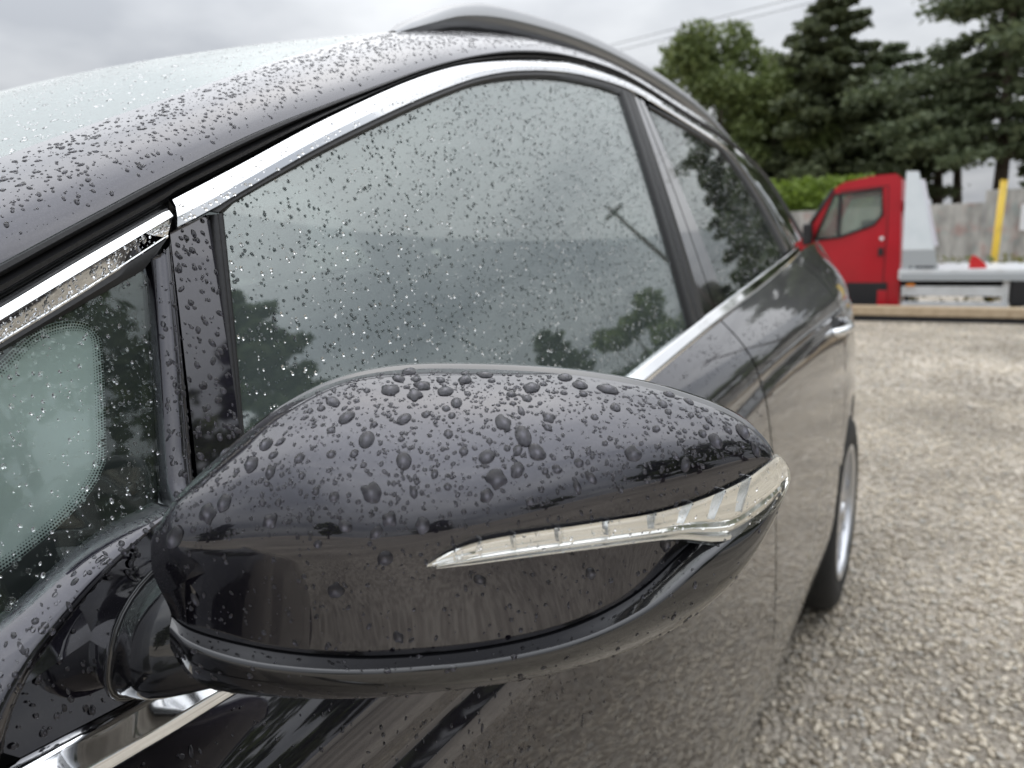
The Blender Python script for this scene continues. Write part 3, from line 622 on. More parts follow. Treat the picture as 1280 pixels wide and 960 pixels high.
# --- windscreen and roof
wsn = rs(ws, 30); nX = 41
def cross(e, crown, fwd=0.0):
    return [(e[0]*q, e[1]-fwd*(1-q*q), e[2]+crown*(1-q*q)) for q in np.linspace(-1, 1, nX)]
base = np.array([.668, .20, 1.165]); wl = np.vstack([rs([tuple(base), (.664, .32, 1.218), ws[0]], 10)[:-1], wsn])
own(grid('windscreen', [cross(e, .013+.011*min(1, max(0, (e[1]-.4)/.5)), .03) for e in wl], 'wind_glass', flip=True, thick=.005))
re = np.array([ecur[i] for i in range(NR) if ecur[i, 1] > .93 and ecur[i, 1] < 3.06])
own(grid('roof_panel', [cross(e, .024+.02*min(1, (e[1]-.93)/.4), .03*max(0, 1-(e[1]-.93)/.4)) for e in re], 'paint', flip=True, thick=.01))
own(grid('headlining', [cross((e[0]-.01, e[1], e[2]-.035), .035) for e in re], 'headliner'))
# --- tail, bonnet, floor
tail = [(.50, 3.055, 1.345), (.585, 3.19, 1.21), (.60, 3.22, 1.17)]
own(grid('rear_screen', [cross(e, .02, -.08) for e in rs(tail, 8)], 'rear_glass', flip=True, thick=.004))
own(grid('tailgate', [cross(e, .022, -.085) for e in rs([(.60, 3.21, 1.172), (.66, 3.40, 1.12), (.67, 3.47, .95), (.66, 3.49, .6), (.62, 3.46, .36)], 14)], 'paint', flip=True, thick=.01))
bon = [(.705, .26, 1.045), (.73, .10, 1.02), (.735, -.2, .985), (.71, -.5, .935), (.64, -.78, .86), (.55, -.88, .76), (.52, -.93, .60), (.50, -.93, .4)]
own(grid('bonnet', [cross(e, .05, .03 if i < 30 else .05) for i, e in enumerate(rs(bon, 36))], 'paint', thick=.01))
for side in (1, -1):
    own(grid('bonnet_edge', [[(side*p[0], p[1], p[2]), (side*float(S(p[1], zb(p[1])-.024)), p[1], float(zb(p[1]))-.024)] for p in rs(bon[:5], 24)], 'paint', flip=(side < 0)))
    own(grid('front_bumper', [[(side*.50, -.93, z), (side*.62, -.88, z), (side*.70, -.82, z)] for z in (.36, .5, .7, .82)], 'paint', flip=(side < 0)))
own(grid('cowl', [cross(e, .05, .03) for e in ((.66, .19, 1.165), (.70, .27, 1.04))], 'dark_plastic'))
for side in (1, -1):
    own(grid('wing_top', [[(side*.72, y, z0), (side*float(S(y, z1)), y, z1)] for y, z0, z1 in ((.10, 1.02, .968), (.2, 1.05, .97), (.28, 1.12, 1.0), (.36, 1.17, .99))], 'paint', flip=(side < 0)))
    own(grid('pillar_foot', [[(side*.69, y, z0), (side*float(G(y, z1)), y, z1)] for y, z0, z1 in ((.20, 1.15, .985), (.28, 1.17, 1.0), (.345, 1.19, 1.02), (.42, 1.21, 1.035))], 'paint', flip=(side < 0)))
own(MB().box((-.80, -.7, .20), (.80, 3.35, .24)).build('floor_pan', 'under'))
own(MB().box((-.72, .15, .24), (.72, .20, .98)).build('bulkhead', 'under'))
for yc in (0.0, 2.75):                                                  # wheel housings
    for side in (1, -1):
        mb = MB(); a = np.linspace(rad(-5), rad(185), 20)
        Pg = [[(side*x, yc+.385*math.cos(q), .335+.385*math.sin(q)) for x in (.60, .845)] for q in a]
        own(grid('wheel_housing', Pg, 'under')); 
        own(grid('wheel_housing', [[(side*.60, yc+r*math.cos(q), .335+r*math.sin(q)) for r in (.0, .385)] for q in a], 'under'))
# --- wheels
def wheel(yc, side):
    w_ = empty('wheel', (0, 0, 0)); own(w_); x0 = side*.905; seg = 48
    def lathe(prof, nm, m, parent, seg=seg):
        V = []; F = []; n = len(prof)
        for k in range(seg):
            a = 2*math.pi*k/seg
            for (x, r) in prof: V.append((x0+side*x, yc+r*math.cos(a), .322+r*math.sin(a)))
        for k in range(seg):
            for j in range(n-1):
                q = (k*n+j, ((k+1) % seg)*n+j, ((k+1) % seg)*n+j+1, k*n+j+1); F.append(q if side > 0 else q[::-1])
        return sharp(obj(nm, V, F, m, parent), 40)
    lathe([(-.215, .215), (-.222, .25), (-.215, .295), (-.19, .318), (-.16, .3235), (-.155, .317), (-.148, .3237), (-.10, .3245), (-.095, .318), (-.088, .3245), (-.045, .3235), (-.025, .317), (-.008, .298), (-.001, .26), (-.006, .228), (-.014, .216)], 'tyre', 'tyre', w_)
    lathe([(-.20, .212), (-.03, .205), (-.012, .214), (-.006, .222), (-.004, .214), (-.012, .204), (-.05, .198), (-.15, .19)], 'rim', 'alloy', w_)
    mb = MB()
    for k in range(10):
        a = 2*math.pi*k/10+.1; c, s = math.cos(a), math.sin(a); t = Vector((0, -s, c)); r_ = Vector((0, c, s)); o = Vector((x0, yc, .322)); X = Vector((side, 0, 0)); v = []
        for rr, wd, dx_ in ((.04, .018, -.018), (.12, .014, -.022), (.205, .022, -.022)):
            for sx, sw in ((0, -1), (0, 1), (-.02, 1), (-.02, -1)): v.append(o+r_*rr+t*wd*sw+X*(dx_+sx))
        mb.add(v, [(0, 1, 5, 4), (1, 2, 6, 5), (3, 0, 4, 7), (4, 5, 9, 8), (5, 6, 10, 9), (7, 4, 8, 11), (2, 3, 7, 6), (6, 7, 11, 10)])
    mb.build('spokes', 'alloy', w_)
    lathe([(-.012, .0), (-.012, .028), (-.02, .034), (-.05, .036)], 'hub_cap', 'alloy', w_)
    lathe([(-.11, .0), (-.11, .14), (-.12, .14)], 'brake_disc', 'satin_chrome', w_)
for yc in (0.0, 2.75):
    for side in (1, -1): wheel(yc, side)
# --- door handles
def handle(y0, z0, side):
    h = empty('door_handle'); own(h); x = lambda y, z: float(S(y, z))
    mb = MB(); L = .20; pts = []; rr = []
    for t in np.linspace(0, 1, 13):
        y = y0+L*(t-.5); z = z0+.012*(t-.5); d = .034*math.sin(math.pi*min(1, max(0, t)))**.45+.0
        pts.append((side*(x(y, z)+d-.004), y, z)); rr.append(.0125 if 0 < t < 1 else .010)
    mb.tube(pts, rr, 10); ho = mb.build('grip', 'chrome', h, True)
    mb = MB(); n = 20; v = [(side*(x(y0, z0)+.0015), y0, z0)]; f = []
    for k in range(n):
        a = 2*math.pi*k/n; y = y0-.005+.075*math.cos(a); z = z0+.026*math.sin(a); v.append((side*(x(y, z)+.0012), y, z))
    mb.add(v, [(0, k+1, (k+1) % n+1) if side > 0 else (0, (k+1) % n+1, k+1) for k in range(n)]); mb.build('recess', 'under', h, True)
for side in (1, -1):
    handle(1.37, .872, side); handle(2.42, .968, side)
# --- roof rails
def rail(side):
    base_ = rs([(.545, .985, 1.478), (.541, 1.05, 1.502), (.539, 1.13, 1.528), (.5385, 1.25, 1.549), (.539, 1.45, 1.566), (.539, 1.65, 1.571), (.537, 1.9, 1.566), (.530, 2.2, 1.549), (.515, 2.5, 1.520), (.497, 2.75, 1.484), (.485, 2.90, 1.44), (.484, 2.97, 1.40)], 80)
    Pg = []
    for i, p in enumerate(base_):
        t = i/79; hh = .017*min(1, t/.10, (1-t)/.06)**.5+.003; wd = .021*min(1, t/.03+.35, (1-t)/.03+.35); row = []
        for k in range(13):
            a = 2*math.pi*k/12; c, s = math.cos(a), math.sin(a)
            row.append((side*(p[0]+wd*math.copysign(abs(c)**.8, c)), p[1], p[2]+hh*math.copysign(abs(s)**.8, s)))
        Pg.append(row)
    own(grid('roof_rail', Pg, 'rail_metal', flip=(side > 0)))
    Pg = []
    for i, p in enumerate(base_):
        zr = float(np.interp(p[1], ecur[:, 1], ecur[:, 2])); Pg.append([(side*(p[0]-.012), p[1], zr-.01), (side*(p[0]-.012), p[1], p[2]-.008), (side*(p[0]+.010), p[1], p[2]-.008), (side*(p[0]+.010), p[1], zr-.01)])
    own(grid('roof_rail_base', Pg, 'dark_plastic', flip=(side < 0), smooth=False))
for side in (1, -1): rail(side)
# --- cabin
def rbox(nm, lo, hi, m, bev, parent=None, rx=0):
    mb = MB().box(lo, hi, bev); c = Vector([(a+b)/2 for a, b in zip(lo, hi)]); 
    if rx: mb.v = [tuple(Matrix.Rotation(rx, 3, 'X') @ (Vector(p)-c)+c) for p in mb.v]
    o = mb.build(nm, m, None, True); sharp(o, 60); return own(o, parent)
rbox('dashboard', (-.68, .22, .70), (.68, .62, 1.02), 'dash', .06)
for sx in (-1, 1):
    st = empty('front_seat'); own(st)
    rbox('cushion', (sx*.38-.24, .95, .42), (sx*.38+.24, 1.45, .60), 'seat_cloth', .06, st)
    rbox('backrest', (sx*.38-.23, 1.40, .55), (sx*.38+.23, 1.54, 1.14), 'seat_cloth', .06, st, rad(-12))
    rbox('headrest', (sx*.38-.13, 1.51, 1.15), (sx*.38+.13, 1.61, 1.33), 'seat_cloth', .04, st, rad(-8))
rbox('rear_bench', (-.62, 1.95, .42), (.62, 2.45, .62), 'seat_cloth', .06)
rbox('rear_backrest', (-.62, 2.40, .55), (.62, 2.54, 1.12), 'seat_cloth', .06, None, rad(-14))
for sx in (-.40, 0, .40): rbox('rear_headrest', (sx-.12, 2.50, 1.13), (sx+.12, 2.59, 1.29), 'seat_cloth', .04)
mb = MB(); cen = Vector((-.38, .70, .98)); ax = Vector((0, .9, .42)).normalized(); e1 = Vector((1, 0, 0)); e2 = ax.cross(e1)
mb.tube([cen+(e1*math.cos(a)+e2*math.sin(a))*.185 for a in np.linspace(0, 2*math.pi, 33)], .014, 8, False)
for a in (0, math.pi, -math.pi/2): mb.tube([cen+(e1*math.cos(a)+e2*math.sin(a))*.18, cen-ax*.02], .016, 6)
mb.tube([cen-ax*.02, cen-ax*.3], .045, 10); own(mb.build('steering_wheel', 'dash', None, True))
own(MB().tube([(.60, 1.46, 1.185), (.585, 1.30, 1.24), (.57, 1.175, 1.275)], [.009, .008, .007], 6).build('window_streak', 'dash', None, True))  # dark bar put in for the streak mirrored in the front window
for sx in (-1, 1):
    own(patch('door_lining', ([(.55, .5), (1.53, .5)]+[(y, float(zb(y))-.021) for y in np.linspace(1.53, .55, 14)])[::-1], 'dash', None, .06, -.03, .05, S, sx))
    own(patch('door_lining', ([(1.60, .5), (2.3, .5), (2.45, .8)]+[(y, float(zb(y))-.021) for y in np.linspace(2.5, 1.6, 12)])[::-1], 'dash', None, .06, -.03, .05, S, sx))
    own(grid('pillar_lining', [[(sx*float(G(a[0], a[1])-.03), *a), (sx*float(G(b[0], b[1])-.03), *b)] for a, b in zip(lin([(1.43, 1.47), (1.41, 1.08)], 10), lin([(1.56, 1.47), (1.66, 1.1)], 10))], 'headliner', flip=sx > 0))

# ================================================================ DOOR MIRROR (the shell is lofted between its measured edges)
def bez(p0, p1, p2, p3, n):
    t = np.linspace(0, 1, n)[:, None]; return p0*(1-t)**3+3*p1*t*(1-t)**2+3*p2*t*t*(1-t)+p3*t**3
MPH = rad(22); mn = np.array([math.sin(MPH), -math.cos(MPH), 0]); mz = np.array([0, 0, 1.0])
cA, cC, cB, cL, cK = (crspl(OUT['m'+k], 9) for k in 'ACBLK')
def smooth_c(c, k=7):
    w_ = np.hanning(k+2)[1:-1]; w_ /= w_.sum(); h = k//2; o = c.copy()
    for j in range(3):
        e = np.concatenate([2*c[0, j]-c[h:0:-1, j], c[:, j], 2*c[-1, j]-c[-2:-h-2:-1, j]]); o[:, j] = np.convolve(e, w_, 'valid')
    return o
cA, cC, cB, cL, cK = map(lambda c: smooth_c(c, 9), (cA, cC, cB, cL, cK))
NU = len(cA)
cap = []; low = []
for i in range(NU):
    A, C_, B_, L_, K_ = cA[i], cC[i], cB[i], cL[i], cK[i]
    dh = (C_-A)@mn; dz = A[2]-C_[2]; lat = (C_-A)-mn*dh+mz*dz; lat[2] = 0
    p1 = A+mn*dh*.52-mz*dz*.06+lat*.3; p2 = C_+mz*dz*.52-mn*dh*.02-lat*.3
    s1 = bez(A, p1, p2, C_, 30)
    d2 = C_[2]-B_[2]; lt2 = (B_-C_); lt2 = lt2-mz*lt2[2]
    s2 = bez(C_, C_-mz*d2*.35+lt2*.1, B_+mz*d2*.3-lt2*.1, B_, 18)
    cap.append(np.vstack([s1, s2[1:]]))
    # lower cover: ledge, rolled nose, underside
    inn = B_-mn*.0022-mz*.0005
    e = L_-B_
    s3 = np.vstack([inn, B_+e*.04-mz*.0010, B_+e*.5-mz*.0005, B_+e*.85-mz*.0002])
    rise = L_[2]-K_[2]; hk = (L_-K_)@mn
    s4 = bez(L_, L_-mz*rise*.35+mn*.002, K_+mn*hk*.55-mz*0, K_, 12)
    back = K_-mn*max(.004, (K_-np.array([*cA[i][:2], K_[2]]))@mn*.9+.01)+mz*.012
    s5 = bez(K_, K_-mn*.01-mz*.001, back+mn*.02-mz*.004, back, 8)
    low.append(np.vstack([s3, s4, s5[1:]]))
cap = np.array(cap); low = np.array(low)
mirror = own(grid('door_mirror', cap, 'paint', thick=0, flip=True))
def sub(o): o.parent = mirror; return o
sub(grid('lower_cover', low, 'gloss_black', flip=True))
# rear bezel: a ring that follows the cap's back edge, then turns in to the looking glass
rim = np.vstack([cA, low[::-1, -1]])
rimc = rim.mean(0); Pg = []
n_r = len(rim)
for i in range(n_r):
    p = rim[i]; inw = rimc-p; inw /= np.linalg.norm(inw); Pg.append([p, p-mn*.0015+inw*.0018, p-mn*.004+inw*.0012, p-mn*.0055-inw*.0012, p-mn*.011-inw*.0016, p-mn*.016+inw*.001, p-mn*.018+inw*.012])
Pg.append(Pg[0])
sub(grid('bezel', Pg, 'gloss_black', flip=True))
gl = np.array([q[-1] for q in Pg[:-1]]); gc = gl.mean(0)
sub(obj('looking_glass', list(gl)+[gc], [(i, (i+1) % n_r, n_r) for i in range(n_r)], 'chrome'))
# fine seam lines: cap edge to inner end
end = cap[0]; Pg = []
sub(grid('end_cover', [[p, p-mn*.010+np.array([-.004, .0, 0]), p-mn*.03+np.array([-.006, 0, 0])] for p in np.vstack([cap[0], low[0][4:16]])], 'gloss_black', flip=False))
# --- indicator lamp
lT, lM, lB = (crspl(OUT[k], 8) for k in ('lT', 'lM', 'lB')); nl = len(lT)
face = []; refl = []
mid = (lT+lB)/2
for i in range(nl):
    a, c, b = lT[i], lM[i], lB[i]; bulge = c-(a+b)/2
    row = [a-mn*.004]; rr = []
    for v in np.linspace(0, 1, 13): row.append(a*(1-v)+b*v+bulge*(1-abs(2*v-1)**3.0))
    row.append(b-mn*.004); face.append(row)
    for v in np.linspace(0.02, .98, 15):
        step = .0028*((max(0, v-.55)/.45*3) % 1.0) if v > .55 else .0012*math.sin(math.pi*v/.55); rr.append(a*(1-v)+b*v-mn*.0004-mn*step*.6)
    refl.append(rr)
sub(grid('indicator_lens', face, 'clear_lens', flip=True))
ir = sub(grid('indicator_reflector', refl, 'reflector', flip=True)); sharp(ir, 20)
mb = MB()
for i in range(10, int(nl*.80), 6):
    a, c, b = lT[i], lM[i], lB[i]; t = lT[min(i+1, nl-1)]-lT[i-1]; t /= np.linalg.norm(t); q = []
    for p in (a*.97+b*.03, a*.45+b*.55):
        q += [p-mn*.003-t*.0004, p-mn*.003+t*.0004, p+mn*.0022+t*.0004, p+mn*.0022-t*.0004]
    mb.add(q, [(0, 1, 2, 3), (7, 6, 5, 4), (0, 4, 5, 1), (1, 5, 6, 2), (2, 6, 7, 3), (3, 7, 4, 0)])
sub(mb.build('indicator_ribs', 'satin_chrome'))
mb = MB()
for v0, v1 in ((.70, .76), (.86, .92)):
    Pg = [[lT[i]*(1-v)+lB[i]*v+mn*o for v, o in ((v0, -.002), (v0, .0012), (v1, .0012), (v1, -.002))] for i in range(4, int(nl*.72))]
    P2 = np.array(Pg); mb.add(P2.reshape(-1, 3), gridfaces(*P2.shape[:2], True))
sub(mb.build('light_guide', 'satin_chrome'))
# --- foot between sail and shell
Pg = []
secs = [  # centre X, Y, Z ; half sizes along (Y, Z); tilt
    ((.770, .456, 1.032), .036, .028), ((.780, .452, 1.034), .034, .028), ((.795, .446, 1.038), .032, .029), ((.812, .440, 1.044), .030, .031),
    ((.8130, .440, 1.044), .0315, .0325), ((.8180, .439, 1.046), .0315, .0325), ((.8190, .439, 1.046), .030, .031), ((.840, .440, 1.053), .029, .033), ((.868, .452, 1.062), .028, .034)]
cs = []
for (c, hy, hz) in secs:
    cs.append((np.array(c), hy, hz))
for c, hy, hz in cs:
    row = []
    for k in range(33):
        a = 2*math.pi*k/32; s_, c_ = math.sin(a), math.cos(a)
        row.append((c[0], c[1]+hy*math.copysign(abs(c_)**.85, c_)+.45*hz*s_, c[2]+hz*math.copysign(abs(s_)**.85, s_)))
    Pg.append(row)
def dense(P, m):
    P = np.array(P); return np.stack([crspl(P[:, j], m) for j in range(P.shape[1])], 1)
sub(grid('mirror_foot', dense(Pg, 4), 'gloss_black', flip=False))

# ================================================================ WATER
def dome(nseg, rho, irr, hgt, p=.62, close=True, ph=0.0, seed=0):
    """a sessile drop of unit radius with an uneven outline"""
    r_ = random.Random(seed); am = [(k, irr*r_.uniform(-1, 1)/k**.7, r_.uniform(0, 6.28)) for k in (2, 3, 4, 5)]
    V = [(0, 0, hgt)]; F = []
    for q in rho:
        for k in range(nseg):
            a = 2*math.pi*k/nseg; R = 1+sum(c*math.cos(m_*a+f_) for m_, c, f_ in am)
            V.append((q*R*math.cos(a), q*R*math.sin(a), hgt*max(0, 1-q**2.2)**p))
    for k in range(nseg): F.append((0, 1+k, 1+(k+1) % nseg))
    for j in range(len(rho)-1):
        b = 1+j*nseg
        for k in range(nseg): F.append((b+k, b+nseg+k, b+nseg+(k+1) % nseg, b+(k+1) % nseg))
    if close == 'fan':
        b = 1+(len(rho)-1)*nseg; V.append((0, 0, 0)); F += [(b+(k+1) % nseg, b+k, len(V)-1) for k in range(nseg)]
    elif close: F.append(tuple(1+(len(rho)-1)*nseg+k for k in range(nseg-1, -1, -1)))
    return np.array(V), F
OPENM = [dome(12, (.45, .78, .94, 1.0), .16, .36, seed=90+k, close=False) for k in range(6)]+[dome(9, (.6, .92, 1.0), .15, .22, seed=96+k) for k in range(3)]
OPENT = [dome(8, (.55, .85, 1.0), .15, .36, seed=110+k, close=True) for k in range(5)]+[dome(8, (.55, .85, 1.0), .15, .30, seed=120+k, close='fan') for k in range(2)]
BIG = [dome(20, (.3, .55, .75, .88, .96, 1.0), .0+.07*(k % 5), .48-.03*(k % 3), seed=k) for k in range(10)]
MID = [dome(12, (.45, .78, .94, 1.0), .16, .40, seed=30+k) for k in range(6)]
TINY = [dome(7, (.6, .92, 1.0), .15, .20, seed=60+k) for k in range(5)]
def drops(name, samp, n, rmin, rmax, power, parent, down=.25, sink=-.00003, protos=TINY, flat=1.0, big=None, big_r=1e9, wet=True):
    """samp() -> (point, normal) or None; one mesh of loose drops"""
    V = []; F = []; base = 0; k = 0; tries = 0
    while k < n and tries < n*6:
        tries += 1; s = samp()
        if s is None: continue
        p, nn = s; R = rmin+(rmax-rmin)*random.random()**power
        pv, pf = random.choice(big if (big and R > big_r) else protos); nn = nn/np.linalg.norm(nn)
        g = np.array([0, 0, -1.0])-nn*(-nn[2]); L = np.linalg.norm(g); g = g/L if L > .05 else np.array([1.0, 0, 0])
        b = np.cross(nn, g); a = random.gauss(0, .5); d = g*math.cos(a)+b*math.sin(a); e = np.cross(nn, d)
        st = 1+abs(random.gauss(0, down)); q = pv[:, :1]*d*R*st+pv[:, 1:2]*e*R/st**.5+pv[:, 2:3]*nn*R*flat*random.uniform(.8, 1.1)
        V.append(q+p-nn*sink); F += [tuple(i+base for i in f) for f in pf]; base += len(pv); k += 1
    if not V: return None
    o = obj(name, np.vstack(V), F, 'water', parent, True, 'stuff')
    if wet:
        o.data.materials.append(MATS[wet if isinstance(wet, str) else 'wet_paint']); o.data.polygons.foreach_set('material_index', [1 if len(f) > 4 else 0 for f in F])
    return o
def grid_sampler(P, flip=1, dens=None):
    P = np.asarray(P); Nn = gridnormals(P)*flip; nu, nv = P.shape[:2]
    ar = np.linalg.norm(np.cross(P[1:, :-1]-P[:-1, :-1], P[:-1, 1:]-P[:-1, :-1]), axis=2).ravel(); cum = np.cumsum(ar); cum /= cum[-1]
    def s():
        k = int(np.searchsorted(cum, random.random())); i, j = divmod(k, nv-1); a, b = random.random(), random.random()
        p = P[i, j]*(1-a)*(1-b)+P[i+1, j]*a*(1-b)+P[i, j+1]*(1-a)*b+P[i+1, j+1]*a*b
        n_ = Nn[i, j]*(1-a)*(1-b)+Nn[i+1, j]*a*(1-b)+Nn[i, j+1]*(1-a)*b+Nn[i+1, j+1]*a*b
        if dens and random.random() > dens(i/(nu-1), j/(nv-1), n_): return None
        return p, n_
    return s
def poly_sampler(poly, f, off, dens=None):
    P = np.array(poly); lo, hi = P.min(0), P.max(0)
    def s():
        q = lo+(hi-lo)*np.array([random.random(), random.random()])
        if not inside(P, q[None])[0]: return None
        if dens and random.random() > dens(q): return None
        return np.array([float(f(q[0], q[1]))+off, q[0], q[1]]), Sn(q[0], q[1], f)
    return s
# --- mirror cap: each larger drop is an object of its own
capn = gridnormals(cap)*-1
if (capn[NU//2, 10]@np.array([0, 0, 1.0])) < 0: capn = -capn
def cap_dens(u, v, n_):
    return .06+.94*min(1, max(0, (n_[2]-.12)/.25)) if v < .98 else 0
sgn = 1 if (gridnormals(cap)[NU//2, 10][2] > 0) else -1
cs_ = grid_sampler(cap[2:-2, 1:-2], sgn, cap_dens)
big_me = []
for k, (pv, pf) in enumerate(BIG):
    me = bpy.data.meshes.new('water_drop'); me.from_pydata([tuple(map(float, q)) for q in pv], [], pf); me.materials.append(MATS['water']); me.materials.append(MATS['wet_paint']); me.polygons.foreach_set('material_index', [1 if len(q) > 4 else 0 for q in pf])
    me.polygons.foreach_set('use_smooth', [True]*len(me.polygons)); me.update(); big_me.append(me)
placed = []
def place_drop(p, nn, R, k=None, st=None):
    nn = nn/np.linalg.norm(nn); g = np.array([0, 0, -1.0])-nn*(-nn[2]); L = np.linalg.norm(g); g = g/L if L > .05 else np.array([1.0, 0, 0])
    b = np.cross(nn, g); a = random.uniform(-.9, .9); d = g*math.cos(a)+b*math.sin(a); e = np.cross(nn, d)
    st = st or 1+abs(random.gauss(0, .22)); o = bpy.data.objects.new('water_drop', big_me[random.randrange(10) if k is None else k]); COL.objects.link(o); o.parent = mirror
    s1, s2, s3 = R*st, R/st**.5, R*random.uniform(.85, 1.1); c = p+nn*.00003
    o.matrix_local = Matrix(((d[0]*s1, e[0]*s2, nn[0]*s3, c[0]), (d[1]*s1, e[1]*s2, nn[1]*s3, c[1]), (d[2]*s1, e[2]*s2, nn[2]*s3, c[2]), (0, 0, 0, 1)))
cnt = 0; tries = 0
while cnt < 290 and tries < 20000:
    tries += 1; s = cs_()
    if s is None: continue
    R = .0011+.0034*random.random()**3.4 if cnt > 22 else random.uniform(.0030, .0047)
    if any(np.linalg.norm(s[0]-q) < (R+r_)*1.12 for q, r_ in placed): continue
    placed.append((s[0], R)); place_drop(s[0], s[1], R); cnt += 1
def cs_free():
    s = cs_()
    if s is None: return None
    for q, r_ in placed:
        if abs(s[0][0]-q[0]) < .006 and np.linalg.norm(s[0]-q) < r_*1.25: return None
    return s
drops('fine_droplets', cs_free, 2200, .00025, .0011, 2.2, mirror, protos=MID, down=.3)
cs_face = grid_sampler(cap[2:-2, 28:-1], sgn)
drops('face_droplets', cs_face, 260, .0003, .0011, 2.0, mirror, protos=MID, down=.5)
ls = grid_sampler(low[2:-2, 1:14], 1 if gridnormals(low)[NU//2, 2][2] > 0 else -1)
drops('cover_droplets', ls, 170, .0004, .0016, 2.0, mirror, protos=MID)
fl = np.array(face); drops('lens_droplets', grid_sampler(fl[2:-2, 1:-1], 1 if gridnormals(fl)[nl//2, 5]@mn > 0 else -1), 160, .0003, .0009, 1.6, mirror, protos=OPENM, wet=False)
# --- panels of the car
def W(name, s, *a, **k):
    o = drops(name, s, *a, parent=None, **k)
    if o: own(o)
W('pillar_droplets', grid_sampler(RS[:70, 1:-1], 1 if gridnormals(RS)[40, 8][0] > 0 else -1, lambda u, v, n_: 1.0 if v > .08 else .5), 7000, .0003, .0017, 2.6, protos=MID, down=.35)
W('roof_droplets', grid_sampler(RS[70:, 1:-1], 1 if gridnormals(RS)[40, 8][0] > 0 else -1), 1500, .0008, .0030, 2.0, protos=TINY, down=.4)
gpl = [tuple(p) for p in rs(OUT['gl_top'], 30)]+[tuple(p) for p in rs(OUT['gl_rear'], 10)]+glassbelt(1.40, .56, 14)+[tuple(p) for p in rs(OUT['gl_front'], 8)]
W('glass_droplets', poly_sampler(gpl, G, -.0038), 11000, .0004, .0016, 2.4, protos=OPENT, wet='wet_glass', sink=-.0001)
rgl = [tuple(p) for p in lin(OUT['rg_top'], 20)]+glassbelt(2.38, 1.66, 10)
W('rear_glass_droplets', poly_sampler(rgl, G, -.0028), 2200, .0008, .0024, 2.0, protos=OPENT, wet='wet_glass', sink=-.0001)
W('quarter_droplets', poly_sampler(OUT['qg'], G, -.0033), 1000, .0003, .0014, 2.6, protos=OPENM, wet=False, sink=0)
wsg = np.array([cross(e, .013+.011*min(1, max(0, (e[1]-.4)/.5)), .03) for e in wl[12:]])[:, 24:]
W('windscreen_droplets', grid_sampler(wsg, 1 if gridnormals(wsg)[5, 5][2] > 0 else -1), 2200, .0004, .0017, 2.4, protos=MID, wet=False, down=.6)
W('sash_droplets', poly_sampler(OUT['sash'], GS, .0), 170, .0005, .0024, 1.8, protos=MID, down=.3)
W('sail_droplets', poly_sampler(OUT['sail']+[(.45, 1.0), (.5, 1.03), (.5, 1.08)], G, -.0008), 160, .0005, .0020, 1.8, protos=MID)
frm = np.array([[(float(G(*(fi[i]*(1-v)+fo[i]*v)))+(.007+.006*min(1, max(0, (i-38)/20)))*math.sin(math.pi*v)**.75, *(fi[i]*(1-v)+fo[i]*v)) for v in np.linspace(.1, .9, 9)] for i in range(90)])
W('frame_droplets', grid_sampler(frm, 1 if gridnormals(frm)[40, 4][0] > 0 else -1), 260, .0005, .0019, 2.0, protos=MID, down=.5)
qpv = lambda v: float(np.interp(v, [q[0] for q in QP[1:]], [q[1] for q in QP[1:]]))
c1 = np.array([[(float(G(*(a*(1-v)+b*v)))+qpv(v), *(a*(1-v)+b*v)) for v in np.linspace(.06, .62, 8)] for a, b in zip(rs(OUT['ch1_lo'], 20), rs(OUT['ch1_up'], 20))])
W('trim_droplets', grid_sampler(c1, 1), 260, .0004, .0015, 1.8, protos=OPENM, wet=False)
c2 = np.array([[(float(G(*(a*(1-v)+b*v)))+.0050, *(a*(1-v)+b*v)) for v in np.linspace(.1, .9, 8)] for a, b in zip(rs(OUT['ch_lo'], 60), rs(OUT['ch_up'], 60))])
W('trim_droplets', grid_sampler(c2[:40], 1), 1000, .0004, .0012, 1.8, protos=MID, wet=False)
W('door_droplets', poly_sampler(fd, S, .0001, lambda q: 1 if q[1] > zc(q[0])-.12 else .25), 2600, .0006, .0022, 2.4, protos=TINY, down=.4)
W('rear_door_droplets', poly_sampler([(1.59, .93), (2.5, .95), (2.5, 1.12), (1.6, 1.06)], S, .0001), 900, .0008, .0026, 2.0, protos=TINY)
drops('foot_droplets', lambda: None, 0, 0, 0, 1, mirror) if False else None

# ================================================================ YARD BEHIND THE CAR
mat('truck_red', (.47, .007, .018), .35, 0, coat=.25, coat_rough=.08, noise=(3, (.41, .007, .015), .35, .7))
mat('truck_white', (.66, .68, .69), .38, noise=(5, (.52, .53, .53), .45, .75))
mat('headboard', (.76, .82, .86), .42, noise=(4, (.68, .75, .79), .4, .7))
mat('headboard_grey', (.40, .43, .45), .45)
mat('truck_black', (.016, .016, .018), .6)
mat('orange_lens', (.75, .24, .02), .25)
mat('yellow_paint', (.72, .50, .06), .5, noise=(6, (.55, .38, .06), .5, .75))
mat('timber', (.52, .41, .28), .8, noise=(14, (.42, .32, .21), .35, .7), bump=(30, .5, .01))
mat('white_board', (.75, .76, .77), .5)
mat('red_plastic', (.55, .02, .02), .45)
mat('trunk', (.085, .065, .048), .9, noise=(8, (.05, .04, .03), .4, .65), bump=(14, .8, .05))
mat('wire', (.05, .05, .052), .6)
glass_mat('truck_glass', (.86, .90, .86), .22, (.55, .60, .56))
